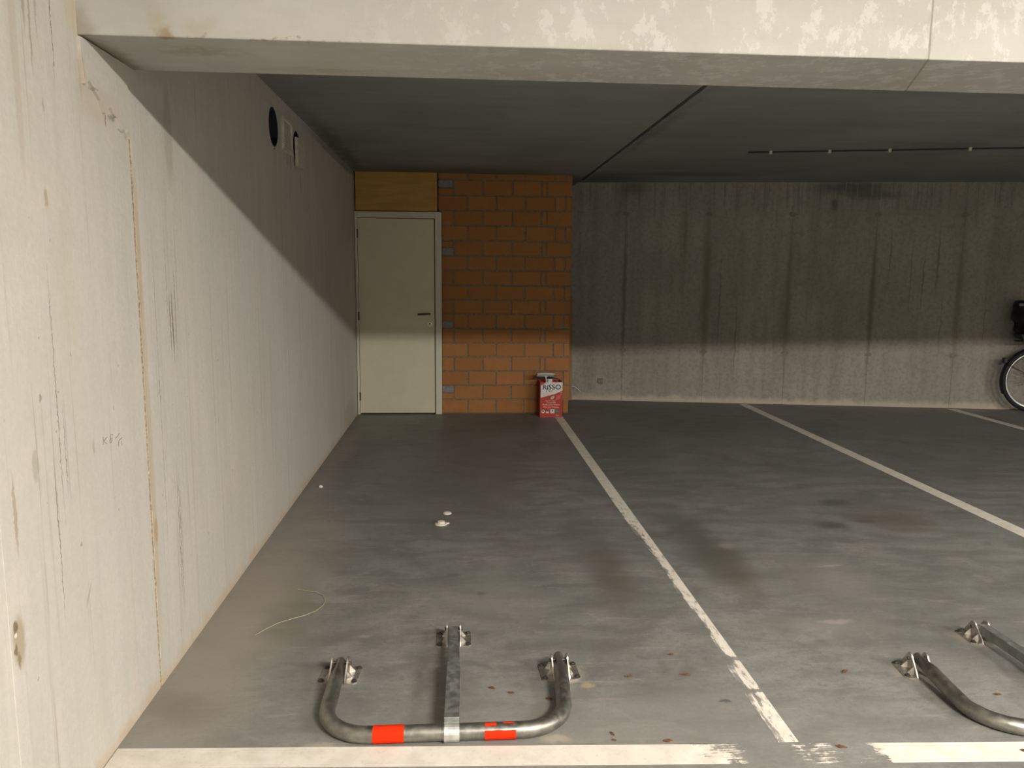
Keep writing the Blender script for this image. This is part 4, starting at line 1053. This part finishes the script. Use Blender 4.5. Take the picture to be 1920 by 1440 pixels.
LV = [(0.115, 2.495, .026, -0.5, 'dry brown leaf scrap between barrier arm and its right hinge, nearer the arm'), (0.180, 2.460, .024, -0.3, 'curled brown leaf scrap inside the barrier hoop, right of another scrap'),
      (0.307, 2.416, .026, -0.3, 'brown leaf scrap beside the right leg of the barrier hoop'), (0.609, 2.547, .028, 0.1, 'thin brown leaf scrap right of the barrier, nearest its hinge'),
      (0.816, 2.548, .040, -0.1, 'long thin brown leaf scrap close to the worn white bay line'), (0.480, 2.204, .022, -1.0, 'brown leaf scrap near the front line, right of barrier bend'),
      (0.479, 2.171, .016, -0.4, 'tiny brown leaf scrap touching the top of the front line'), (0.646, 2.159, .030, 0.1, 'pale brown leaf scrap lying along the front line edge'),
      (1.407, 2.539, .034, 0.6, 'rust brown leaf scrap between bay line and right barrier'), (1.168, 2.100, .034, -0.4, 'brown leaf scrap in the scuffed gap of the front line'),
      (0.805, 2.698, .024, -0.2, 'brown leaf scrap left of the bay line, behind the long thin one'), (1.86, 2.36, .028, -0.2, 'brown leaf scrap inside the right-hand barrier hoop'), (1.72, 2.045, .030, -0.6, 'brown leaf scrap on the white front line before the right barrier')]
for i, (x, y, L, a, lb) in enumerate(LV): dry_leaf(x, y, L, a, i+3, lb)

bm = bmesh.new()
tube(bm, [(0, 0, 0.0003), (0, 0, .006), (0, 0, .0065), (0, 0, .018), (0, 0, .020)], [.036, .034, .022, .020, .016], 24)
prism(bm, [(.02, -.012), (.046, -.010), (.048, .010), (.02, .014)], 'z', .0003, .006)
cp = finish('plastic_cap', bm, M['cap'], None, True); cp.location = (-0.099, 4.287, 0); cp.rotation_euler = (0, 0, .3)
tag(cp, 'larger off-white round plastic cap with a rim, on the floor mid-bay', 'cap')
bm = bmesh.new(); tube(bm, [(0, 0, .0003), (0, 0, .007), (0, 0, .012)], [.025, .024, .010], 20)
cp = finish('plastic_cap', bm, M['cap'], None, True); cp.location = (-0.066, 4.486, 0)
tag(cp, 'smaller off-white flat plastic cap lying behind the larger cap', 'cap')
bm = bmesh.new(); r5 = random.Random(2)
bmesh.ops.create_icosphere(bm, subdivisions=1, radius=.016)
for v in bm.verts: v.co = Vector((v.co.x*r5.uniform(.8, 1.2), v.co.y*r5.uniform(.6, 1.1), max(0, v.co.z*r5.uniform(.6, 1.0)+.008)))
ch = finish('chip', bm, M['white_plastic']); ch.location = (-0.921, 5.09, 0)
tag(ch, 'small white chip of rubble on the floor beside the left wall', 'chip')
bm = bmesh.new()
wp = [(-0.731, 3.389), (-0.690, 3.362), (-0.640, 3.343), (-0.598, 3.30), (-0.579, 3.249), (-0.583, 3.205), (-0.605, 3.150), (-0.640, 3.105), (-0.690, 3.066), (-0.737, 3.028), (-0.772, 2.985), (-0.803, 2.938)]
tube(bm, [(x+.69, y-3.17, .0022+.006*math.sin(i*.55)**2) for i, (x, y) in enumerate(wp)], .0014, 8)
wr = finish('wire', bm, M['wire'], None, True); wr.location = (-.69, 3.17, 0)
tag(wr, 'thin pale yellow wire bent in a curve on the floor by the left wall', 'wire')

# ------------------------------------------------------------------ lamps under the ceiling (out of the frame, where the light comes from)
for i, (x, y, L, e) in enumerate(LAMPS):
    t = empty('ceiling_lamp', (x, y, CA))
    bm = bmesh.new(); box(bm, (-L/2-.02, -.17, -.022), (L/2+.02, .17, 0.0), .003); finish('housing', bm, M['housing'], t)
    bm = bmesh.new(); box(bm, (-L/2, -.15, -.034), (L/2, .15, -.022), .003); finish('diffuser', bm, lamp_mat(e), t)
    tag(t, ['white ceiling lamp nearest the pale left wall', 'second white ceiling lamp from the pale left wall', 'third white ceiling lamp from the pale left wall', ][i], 'lamp', 'ceiling lamps of the garage')
